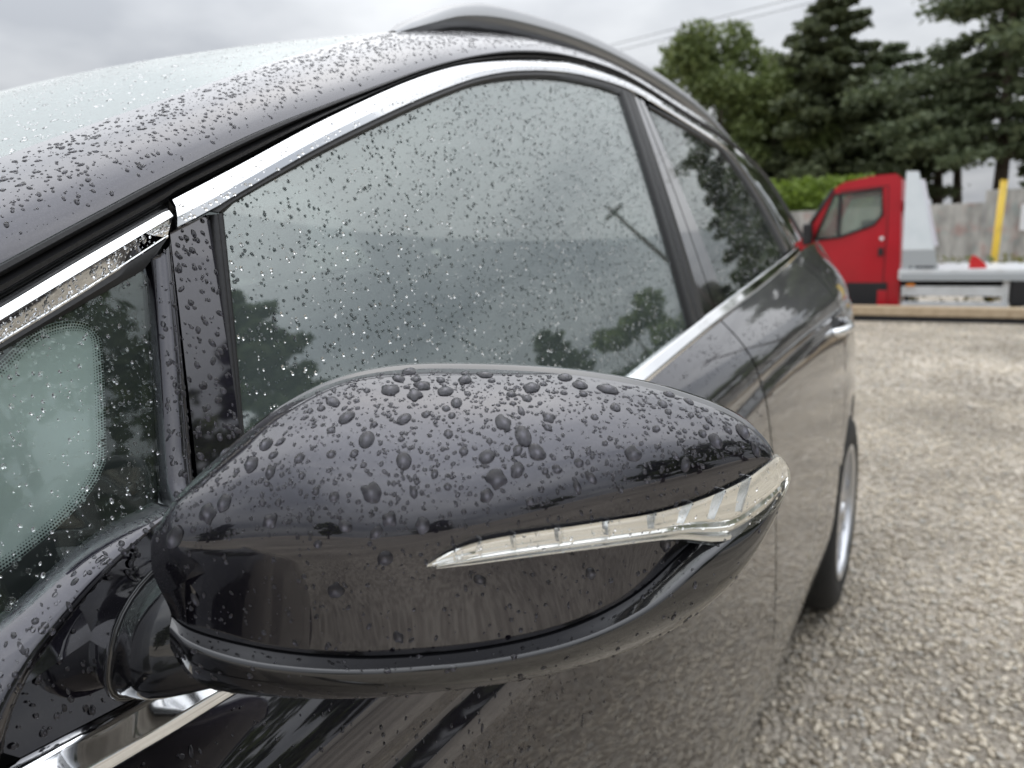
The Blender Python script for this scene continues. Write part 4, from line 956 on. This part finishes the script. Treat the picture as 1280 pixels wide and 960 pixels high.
def wall_material():
    m = bpy.data.materials.new('concrete_wall'); m.use_nodes = True; t = m.node_tree; p = t.nodes['Principled BSDF']; n = t.nodes.new; l = t.links.new
    tcn = n('ShaderNodeTexCoord'); mp = n('ShaderNodeMapping'); mp.inputs['Scale'].default_value = (2.4, 1, .8); l(tcn.outputs['Object'], mp.inputs[0])
    a = n('ShaderNodeTexNoise'); a.inputs['Scale'].default_value = 1.6; a.inputs['Detail'].default_value = 8; l(mp.outputs[0], a.inputs['Vector'])
    r = n('ShaderNodeValToRGB'); e = r.color_ramp.elements; e[0].position = .34; e[0].color = (.24, .235, .22, 1); e[1].position = .62; e[1].color = (.48, .47, .44, 1); l(a.outputs['Fac'], r.inputs[0])
    b = n('ShaderNodeTexNoise'); b.inputs['Scale'].default_value = 1.9; b.inputs['Detail'].default_value = 4; l(tcn.outputs['Object'], b.inputs['Vector'])
    r2 = n('ShaderNodeValToRGB'); e = r2.color_ramp.elements; e[0].position = .50; e[0].color = (0, 0, 0, 1); e[1].position = .66; e[1].color = (.45, .45, .45, 1); l(b.outputs['Fac'], r2.inputs[0])
    c = n('ShaderNodeTexNoise'); c.inputs['Scale'].default_value = 3.1; l(tcn.outputs['Object'], c.inputs['Vector'])
    r3 = n('ShaderNodeValToRGB'); e = r3.color_ramp.elements; e[0].position = .45; e[0].color = (.36, .16, .13, 1); e[1].position = .55; e[1].color = (.18, .26, .25, 1); l(c.outputs['Fac'], r3.inputs[0])
    mm = n('ShaderNodeMix'); mm.data_type = 'RGBA'; l(r2.outputs[0], mm.inputs[0]); l(r.outputs[0], mm.inputs[6]); l(r3.outputs[0], mm.inputs[7])
    l(mm.outputs[2], p.inputs['Base Color']); p.inputs['Roughness'].default_value = .85; MATS['concrete_wall'] = m
wall_material()
def leaf_material(name, c1, c2, c3, rough=.6):
    m = bpy.data.materials.new(name); m.use_nodes = True; t = m.node_tree; p = t.nodes['Principled BSDF']; n = t.nodes.new; l = t.links.new
    g = n('ShaderNodeNewGeometry'); r = n('ShaderNodeValToRGB'); e = r.color_ramp.elements; e[0].color = (*c1, 1); e[1].color = (*c3, 1); q = e.new(.5); q.color = (*c2, 1)
    l(g.outputs['Random Per Island'], r.inputs[0]); l(r.outputs[0], p.inputs['Base Color']); p.inputs['Roughness'].default_value = rough
    p.inputs['Subsurface Weight'].default_value = 0.0; tl = n('ShaderNodeBsdfTranslucent'); l(r.outputs[0], tl.inputs[0]); ms = n('ShaderNodeMixShader'); ms.inputs[0].default_value = .3
    l(p.outputs[0], ms.inputs[1]); l(tl.outputs[0], ms.inputs[2]); l(ms.outputs[0], t.nodes['Material Output'].inputs[0]); MATS[name] = m
leaf_material('leaf_broad', (.105, .140, .045), (.155, .200, .065), (.215, .260, .095))
leaf_material('leaf_pine', (.085, .112, .055), (.130, .165, .084), (.190, .225, .122))
leaf_material('leaf_dark', (.068, .086, .040), (.102, .125, .060), (.150, .175, .086))
leaf_material('leaf_hedge', (.13, .20, .025), (.18, .26, .035), (.24, .33, .05))
leaf_material('weed', (.10, .12, .03), (.16, .16, .05), (.22, .20, .08))

def leaf_mesh(name, C, sz, m, parent, flat=0.0, long=1.0):
    """many small leaf faces at points C"""
    n = len(C); d = rng.normal(size=(n, 3)); d[:, 2] *= (1-flat); d /= np.linalg.norm(d, axis=1, keepdims=True)
    e = rng.normal(size=(n, 3)); e -= d*(e*d).sum(1, keepdims=True); e /= np.linalg.norm(e, axis=1, keepdims=True); s = (sz*rng.uniform(.6, 1.4, n))[:, None]
    V = np.stack([C-d*s*long, C+e*s*.55, C+d*s*long, C-e*s*.55], 1).reshape(-1, 3)
    me = bpy.data.meshes.new(name); me.vertices.add(4*n); me.vertices.foreach_set('co', V.astype(np.float32).ravel())
    me.loops.add(4*n); me.loops.foreach_set('vertex_index', np.arange(4*n, dtype=np.int32)); me.polygons.add(n)
    me.polygons.foreach_set('loop_start', np.arange(0, 4*n, 4, dtype=np.int32)); me.polygons.foreach_set('loop_total', np.full(n, 4, np.int32))
    me.materials.append(MATS[m]); me.update(calc_edges=True); o = bpy.data.objects.new(name, me); COL.objects.link(o); o.parent = parent; return o
def broad_tree(x, y, h, rx, label, m='leaf_broad', n=9000, base=.3, z0=-.3, leaf=.17, clumps=34, seed=0, group=None):
    R = np.random.default_rng(seed); t = empty('broadleaf_tree', (x, y, z0), label, 'tree', group); mb = MB()
    hz = h*(1-base); mb.tube([(0, 0, -.1), (.05, .02, h*base*.6), (-.04, .03, h*base*1.2), (.02, 0, h*.7)], [.24, .19, .16, .05], 8)
    cl = []
    for k in range(clumps):
        u = R.normal(size=3); u /= np.linalg.norm(u); q = R.uniform(.35, 1.0)**.5
        c = np.array([u[0]*rx*q, u[1]*rx*q, h*base+hz*.5+u[2]*hz*.5*q*.94]); rr = R.uniform(.16, .34)*rx; cl.append((c, rr))
        if k % 2 == 0: mb.tube([(0, 0, h*base*1.05), tuple(c*np.array([.5, .5, 0])+np.array([0, 0, h*base+.5*(c[2]-h*base)])), tuple(c)], [.09, .05, .02], 5)
    mb.build('trunk', 'trunk', t, True)
    C = []
    for c, rr in cl:
        k = max(20, int(n*rr**2/sum(q*q for _, q in cl))); u = R.normal(size=(k, 3)); u /= np.linalg.norm(u, axis=1, keepdims=True)
        C.append(c+u*(rr*R.uniform(.55, 1.1, (k, 1)))*np.array([1, 1, .8]))
    leaf_mesh('crown', np.vstack(C), leaf, m, t); return t
def pine_tree(x, y, h, rx, label, m='leaf_pine', base=.25, z0=-.3, seed=0, whorls=15, top=.12, dens=1.0, droop=.10, leaf=.20, group=None, gap=.0, round_=False):
    R = np.random.default_rng(seed); t = empty('pine_tree', (x, y, z0), label, 'tree', group); mb = MB()
    mb.tube([(0, 0, -.1), (.06, 0, h*.3), (-.05, .04, h*.6), (0, 0, h)], [.26, .20, .12, .02], 8); C = []
    for w_ in range(whorls):
        f = w_/(whorls-1); z = h*(base+(1-base)*f); L = (rx*(1-f)**.62*(1-.35*max(0, .25-f)/.25) if not round_ else rx*max(0, 1-f**2.4)**.75*(.72+.28*min(1, f/.3)))+top*rx*.5; nb = R.integers(4, 7); a0 = R.uniform(0, 6.28)
        for b in range(nb):
            if R.random() < gap: continue
            a = a0+6.283*b/nb+R.normal(0, .25); l_ = L*R.uniform(.6, 1.15); d = np.array([math.cos(a), math.sin(a), 0])
            up = .22*l_*(f-.2)-droop*l_; end_ = np.array([0, 0, z])+d*l_+np.array([0, 0, up]); mid_ = np.array([0, 0, z])+d*l_*.55+np.array([0, 0, up*.3])
            mb.tube([(0, 0, z), tuple(mid_), tuple(end_)], [.055*(1-f)+.015, .03*(1-f)+.01, .008], 5)
            for q in np.linspace(.30, 1.02, 6):
                c = np.array([0, 0, z])+d*l_*q+np.array([0, 0, up*q*q]); rr = (.26+.16*(1-abs(q-.7)))*max(.5, l_/2.2)*R.uniform(.7, 1.2); k = int(95*dens)
                u = R.normal(size=(k, 3))*np.array([.62, .62, .25])*rr; C.append(c+u+np.array([0, 0, .08]))
    mb.build('trunk', 'trunk', t, True); leaf_mesh('crown', np.vstack(C), leaf, m, t, .3, 1.0); return t

# --- timber edging in front of the truck, resting on short bearers
bm_ = empty('timber_beam', (0, 11.5, 0), 'long sandy timber beam lying on bearers in front of the red truck', 'beam')
o = MB().box((-6, -.10, .062), (7, .10, .185), .012).build('beam', 'timber', bm_)
MB().box((-5.9, -.075, -.03), (6.9, .085, .0625)).build('gap_shade', 'truck_black', bm_)  # dark strip standing in for the shade under the beam
for x in (-4.2, -1.5, 3.1, 5.6): MB().box((x-.09, -.085, -.03), (x+.09, .085, .064), .006).build('bearer', 'truck_black', bm_)

# --- recovery truck, side on
TY = 12.0
tk = empty('recovery_truck', (0.5, TY, -.3), 'red single cab recovery truck with white flat bed behind the car', 'truck')
tk.location = (0, 0, 0)
cabp = OUT['t_cab']; W_ = 1.95
cabfull = [(-1.26, .40), (-1.30, .62), (-1.26, .80), (-1.14, .92), (-.81, 1.182), (-.425, 1.80), (-.303, 1.88), (.05, 1.943), (.35, 1.955), (.43, 1.89), (.47, .9), (.50, .112), (-.16, .10), (-.62, .10), (-.66, .35), (-.80, .52), (-1.0, .56), (-1.18, .45), (-1.22, .2)]
cabfull = cabfull[:-1]
def bevprism(name, poly, y0, y1, m, parent, bev=.03, seg=2):
    b = bmesh.new(); vs_ = [b.verts.new((p[0], y0, p[1])) for p in poly]; f = b.faces.new(vs_); r_ = bmesh.ops.extrude_face_region(b, geom=[f])
    for v in [q for q in r_['geom'] if isinstance(q, bmesh.types.BMVert)]: v.co.y = y1
    bmesh.ops.recalc_face_normals(b, faces=b.faces[:])
    ed = [e for e in b.edges if abs(e.verts[0].co.y-e.verts[1].co.y) < 1e-6]
    if bev: bmesh.ops.bevel(b, geom=ed, offset=bev, segments=seg, affect='EDGES', profile=.6)
    me = bpy.data.meshes.new(name); b.to_mesh(me); b.free(); me.materials.append(MATS[m]); o = bpy.data.objects.new(name, me); COL.objects.link(o); o.parent = parent
    me.polygons.foreach_set('use_smooth', [True]*len(me.polygons)); sharp(o, 30); return o
# cab shell as near and far side walls, roof, back and nose so that the windows are real openings
win = OUT['t_win']
def wallring(y, t, name):
    """side of the cab with the window cut out"""
    outer = [Vector((p[0], p[1])) for p in cabfull]; hole = [Vector(p) for p in win]
    no, nh = len(outer), len(hole)
    res = delaunay_2d_cdt(outer+hole, [(i, (i+1) % no) for i in range(no)]+[(no+i, no+(i+1) % nh) for i in range(nh)], [], 0, 1e-6)
    V2 = np.array([(v.x, v.y) for v in res[0]]); F = []
    for q in res[2]:
        c = V2[list(q)].mean(0)[None]
        if inside([tuple(p) for p in outer], c)[0] and not inside(win, c)[0]: F.append(tuple(q))
    V = [(p[0], y, p[1]) for p in V2]+[(p[0], y+t, p[1]) for p in V2]; n = len(V2); cnt = set()
    for q in F:
        for i in range(len(q)): cnt.add((q[i], q[(i+1) % len(q)]))
    rim = [e for e in cnt if (e[1], e[0]) not in cnt]
    o = obj(name, V, F+[tuple(i+n for i in q[::-1]) for q in F]+[(a, b, b+n, a+n) for a, b in rim], 'truck_red', tk, False)
    b = bmesh.new(); b.from_mesh(o.data); bmesh.ops.recalc_face_normals(b, faces=b.faces[:]); b.to_mesh(o.data); b.free(); return o
wallring(TY, .05, 'cab_side'); wallring(TY+W_-.05, .05, 'cab_side')
MB().prism([(-.43, 1.79), (-.303, 1.88), (.05, 1.943), (.35, 1.955), (.43, 1.89), (.40, 1.86), (.05, 1.90), (-.30, 1.84), (-.40, 1.77)], TY+.05, TY+W_-.05).build('cab_roof', 'truck_red', tk)
MB().prism([(.43, 1.89), (.50, .112), (.44, .112), (.39, 1.86)], TY+.05, TY+W_-.05).build('cab_back', 'truck_red', tk)
MB().prism([(-1.26, .40), (-1.30, .62), (-1.26, .80), (-1.14, .92), (-.81, 1.182), (-.81, 1.12), (-1.1, .88), (-1.2, .62), (-1.18, .40)], TY+.05, TY+W_-.05).build('bonnet', 'truck_red', tk)
MB().prism([(-.81, 1.182), (-.425, 1.80), (-.43, 1.79), (-.80, 1.165)], TY+.06, TY+W_-.06).build('windscreen', 'truck_glass', tk)
MB().prism(win, TY+.02, TY+.03).build('door_glass', 'truck_glass', tk); MB().prism(win, TY+W_-.03, TY+W_-.02).build('door_glass', 'truck_glass', tk)
wl_ = win+[win[0]]
MB().tube([(a, TY-.004, b) for a, b in wl_], .022, 6).build('window_seal', 'truck_black', tk, True)
MB().prism([(-.365, 1.10), (-.315, 1.10), (-.315, 1.73), (-.365, 1.73)], TY-.002, TY+.018).build('window_divider', 'truck_black', tk)
MB().tube([(-.83, TY-.006, 1.15), (-.44, TY-.006, 1.79)], .028, 6).build('pillar_seal', 'truck_black', tk, True)
MB().box((-.318, TY-.018, .112), (.335, TY-.002, .468), .012).build('lower_cladding', 'truck_black', tk)
MB().box((.215, TY-.030, .13), (.335, TY-.012, .36), .008).build('step_panel', 'truck_red', tk)
MB().box((.19, TY-.03, .84), (.255, TY-.003, .955), .012).build('door_handle', 'truck_black', tk)
MB().tube([(.225, TY-.012, 1.085), (.225, TY+.003, 1.085)], .028, 14).build('door_highlight', 'white_board', tk)  # white disc drawn in for a highlight on the cab door
mb = MB(); mb.tube([(.27, TY-.003, .12), (.285, TY-.003, 1.2), (.27, TY-.003, 1.80), (-.35, TY-.003, 1.76)], .006, 5); mb.build('door_gap', 'truck_black', tk)
mb = MB(); mb.box((-.80, TY-.22, 1.02), (-.68, TY-.03, 1.32), .03); mb.box((-.74, TY-.05, 1.12), (-.68, TY+.01, 1.2)); mb.build('door_mirror', 'truck_black', tk)
MB().box((-.10, TY+.35, .70), (.30, TY+.85, 1.35), .06).build('cab_seat', 'truck_black', tk); MB().box((-.10, TY+1.15, .70), (.30, TY+1.65, 1.35), .06).build('cab_seat', 'truck_black', tk)
MB().box((-1.2, TY+.06, .45), (.44, TY+W_-.06, .62)).build('cab_floor', 'truck_black', tk)
hp = OUT['t_head']
spx = lambda z: float(np.interp(z, [.602, 1.961], [.964, .631]))
MB().prism([hp[0], hp[1], (spx(.92), .92), (.50, .92)], TY-.10, TY-.06).build('headboard', 'headboard', tk)
MB().prism([(.50, .916), (spx(.916), .916), hp[2], hp[3]], TY-.098, TY-.062).build('headboard', 'headboard_grey', tk)
MB().prism([hp[0], hp[1], (spx(.92), .92), (.50, .92)], TY+W_+.02, TY+W_+.06).build('headboard', 'headboard', tk)
MB().box((.50, TY-.06, 1.45), (.56, TY+W_+.02, 1.62)).build('headboard_bar', 'truck_white', tk)
# small dark maker's lettering on the grey foot of the headboard
mb = MB()
for k, (a, b) in enumerate(((.60, .625), (.67, .70), (.71, .745), (.755, .78), (.79, .83), (.84, .865), (.872, .895))): mb.box((a, TY-.1005, .665), (b, TY-.0985, .70))
mb.build('lettering', 'truck_black', tk)
MB().box((.47, TY-.12, .515), (5.2, TY+W_+.05, .655), .015).build('flat_bed', 'truck_white', tk)
MB().box((.50, TY-.135, .500), (5.2, TY-.118, .600), .006).build('bed_rail', 'headboard_grey', tk)
MB().box((.52, TY-.10, .292), (1.77, TY-.06, .425), .01).build('side_guard', 'truck_white', tk); MB().box((.53, TY-.10, .110), (1.78, TY-.06, .214), .01).build('side_guard', 'truck_white', tk)
MB().box((1.70, TY-.095, .12), (1.77, TY-.055, .5)).build('guard_post', 'truck_white', tk); MB().box((.56, TY-.06, .12), (.62, TY-.03, .5)).build('guard_post', 'truck_black', tk)
MB().box((1.79, TY-.12, .165), (2.45, TY+.3, .505), .03).build('tool_box', 'truck_black', tk)
MB().box((.58, TY-.15, .425), (.68, TY-.13, .46), .005).build('side_marker', 'orange_lens', tk)
MB().box((.3, TY+.5, .25), (5.0, TY+1.45, .5)).build('chassis', 'truck_black', tk)
for xw in (-.90, 3.1):
    for yw in (TY+.02, TY+W_-.26):
        ww = empty('wheel', (0, 0, 0)); ww.parent = tk; n = 28; prof = [(0, .20), (.02, .30), (.05, .335), (.19, .335), (.22, .30), (.24, .2)]; V = []; F = []
        for k in range(n):
            a = 2*math.pi*k/n
            for d, r_ in prof: V.append((xw+r_*math.cos(a), yw+d, .035+r_*math.sin(a)))
        for k in range(n):
            for j in range(len(prof)-1): F.append((k*6+j, k*6+j+1, ((k+1) % n)*6+j+1, ((k+1) % n)*6+j))
        obj('tyre', V, F, 'tyre', ww); MB().tube([(xw, yw+.03, .035), (xw, yw+.2, .035)], .205, 20).build('rim', 'satin_chrome', ww)
# --- things on and behind the bed
ck = tag(MB().prism([(1.30, .655), (1.50, .655), (1.50, .70), (1.40, .80), (1.34, .83), (1.31, .78)], TY+.05, TY+.25).build('wheel_chock', 'red_plastic'), 'red wheel chock lying on the white truck bed', 'chock')
pst = empty('yellow_post', (1.62, 14, -.3), 'yellow painted steel post standing behind the truck bed', 'post'); 
MB().tube([(0, 0, -.05), (.065, 0, 2.17)], .050, 14).build('tube', 'yellow_paint', pst, True); MB().tube([(.065, 0, 2.17), (.066, 0, 2.185)], .055, 14).build('cap', 'yellow_paint', pst, True)
# --- concrete panel wall
wl1 = empty('concrete_wall', (0, 24, -.3), 'weathered grey concrete panel wall with faded graffiti behind the truck', 'wall')
k = 0
for x0, x1, top in [(-12+3.425*i, -12+3.425*(i+1)-.012, 2.10) for i in range(4)]+[(1.70+3.4*i, 1.70+3.4*(i+1)-.012, 2.43) for i in range(4)]:
    jz = rng.uniform(-.03, .03); mb = MB(); mb.box((x0, rng.uniform(-.02, .02), -.2), (x1, .16, top+jz), .012); mb.build('panel', 'concrete_wall', wl1)
tag(MB().box((2.50, 23.90, 1.05), (3.3, 23.93, 1.72), .004).build('notice_board', 'white_board'), 'plain white board fixed to the concrete wall', 'board')
# --- weeds at the wall foot
C = np.stack([rng.uniform(-2, 2.2, 900), rng.uniform(13.6, 14.1, 900), -.28+1.05*rng.random(900)**.8], 1)
wd_ = leaf_mesh('weeds', C, .05, 'weed', None, 0, 1.6); wd_['kind'] = 'stuff'
# --- hedge
hd = empty('hedge', (-4.6, 26, -.3), 'bright green clipped hedge rising above the low concrete wall', 'hedge')
C = np.stack([rng.uniform(-5, 3.4, 9000), rng.normal(0, .45, 9000), 3.05*rng.random(9000)**.5+.12*np.sin(rng.random(9000)*9)], 1)
leaf_mesh('foliage', C, .10, 'leaf_hedge', hd)
mb = MB()
for x in np.arange(-4.7, 3.4, .8): mb.tube([(x, 0, -.1), (x+.05, 0, 2.4)], .03, 5)
mb.build('stems', 'trunk', hd)
# --- trees beyond the wall
broad_tree(-8.1, 34, 10.8, 3.0, 'tall light green broadleaf tree beside the dark conifers', n=20000, base=.22, clumps=60, seed=3, leaf=.14)
broad_tree(-10.9, 34.5, 9.4, 1.6, 'smaller rounded green tree behind the car roof', n=7000, base=.25, clumps=24, seed=9)
broad_tree(-5.6, 39, 9.6, 2.8, 'rounded green tree between the light broadleaf and the spire conifer', n=9000, base=.2, clumps=40, seed=14)
broad_tree(-13.5, 37, 8.0, 2.2, 'broad green tree hidden behind the car roof line', n=6000, base=.25, clumps=26, seed=12)
pine_tree(-3.75, 33, 10.4, 3.3, 'dark pointed conifer with a spire top beyond the wall', 'leaf_dark', base=.16, seed=5, whorls=18, leaf=.14, dens=1.1, gap=.08)
pine_tree(-5.7, 36, 8.0, 3.0, 'very dark bushy conifer filling the gap below the spire', 'leaf_dark', base=.08, seed=6, whorls=14, leaf=.13, dens=1.5, round_=True)
pine_tree(-1.7, 36, 8.6, 3.0, 'slim dark conifer between the spire and the big pine', 'leaf_pine', base=.36, seed=8, whorls=13, leaf=.12, gap=.12, dens=1.2)
pine_tree(-2.7, 34.5, 7.4, 2.7, 'rounded dark pine below the spire conifer beside the cab roof', 'leaf_dark', base=.26, seed=41, whorls=11, leaf=.13, dens=1.2, round_=True)
broad_tree(-5.3, 33.5, 8.2, 2.3, 'mid green rounded tree in front of the very dark conifer', n=12000, base=.15, clumps=44, seed=43, leaf=.13)
pine_tree(.3, 34, 7.6, 2.2, 'rounded pine with high crown between the spire and the large pine', 'leaf_pine', base=.58, seed=42, whorls=7, leaf=.12, dens=1.2, round_=True, gap=.1)
pine_tree(2.2, 31, 12.2, 3.9, 'large spreading pine with drooping boughs beside the yellow post', 'leaf_pine', base=.32, seed=21, whorls=14, leaf=.12, dens=1.3, droop=.12, gap=.15, round_=True)
pine_tree(-.3, 35, 6.0, 1.4, 'small thin pine with bare lower trunk in front of open sky', 'leaf_pine', base=.62, seed=23, whorls=5, leaf=.13, gap=.15)
pine_tree(.95, 36.5, 7.2, 1.5, 'slender pine with a bare leaning trunk against the white sky', 'leaf_pine', base=.66, seed=24, whorls=5, leaf=.13)
# trees round the yard that show as reflections in the windows and the mirror
pine_tree(4.9, 33, 9.4, 2.3, 'tall pine at the right of the yellow post mirrored in the rear window', 'leaf_pine', base=.2, seed=31, whorls=15, leaf=.22)
pine_tree(9.5, 35, 4.6, 2.4, 'lower pine along the yard edge right of the tall one', 'leaf_dark', base=.15, seed=32, whorls=13, leaf=.23)
yard = [(14, 33, 6.0, 'broadleaf'), (19.5, 33, 7.5, 'pine'), (25, 27, 6.5, 'broadleaf'), (16.5, 12.6, 10.4, 'pine'), (18.5, 6.6, 14.0, 'broadleaf'), (19, 2.4, 12.5, 'broadleaf'), (21, -.5, 9.0, 'broadleaf'), (30, 16, 7, 'broadleaf'), (34, 4, 7.5, 'pine'), (26, -14, 7.5, 'broadleaf'), (17, -26, 8.0, 'pine'), (5, -30, 8.0, 'broadleaf'), (-8, -28, 8, 'pine')]
for k, (x, y, h, kd) in enumerate(yard):
    if kd == 'pine': pine_tree(x, y, h, 2.7, 'pine along the yard edge seen in the car\'s reflections', 'leaf_pine', base=.15, seed=50+k, whorls=12, leaf=.26, dens=.6, group='trees round the yard', z0=0)
    else: broad_tree(x, y, h, max(2.9, h*.3), 'broadleaf tree along the yard edge seen in the car\'s reflections', n=3500, base=.2, clumps=24, seed=50+k, leaf=.26, group='trees round the yard', z0=0)
# --- overhead lines
for k, (za, zb_, lab) in enumerate(((8.62, 9.45, 'lower overhead wire crossing the cloudy sky'), (8.90, 9.75, 'upper overhead wire crossing the cloudy sky'))):
    pts = [(-30+1.2*i, 30, za+(zb_-za)*((-30+1.2*i)+10.6)/7.3*.62+.004*((-30+1.2*i)+7)**2*.0) for i in range(50)]
    tag(MB().tube(pts, .012, 5).build('overhead_wire', 'wire'), lab, 'wire')
# --- utility pole beside the yard, mirrored in the front window
up_ = empty('utility_pole', (6.0, 24.2, -.3), 'leaning dark wooden utility pole mirrored in the front door window', 'pole')
MB().tube([(0, 0, -.2), (1.1, .0, 4.2), (2.15, -.1, 8.5)], [.125, .11, .09], 10).build('shaft', 'trunk', up_, True)
MB().box((1.55, -.2, 8.12), (2.55, .0, 8.24), .01).build('crossarm', 'trunk', up_)
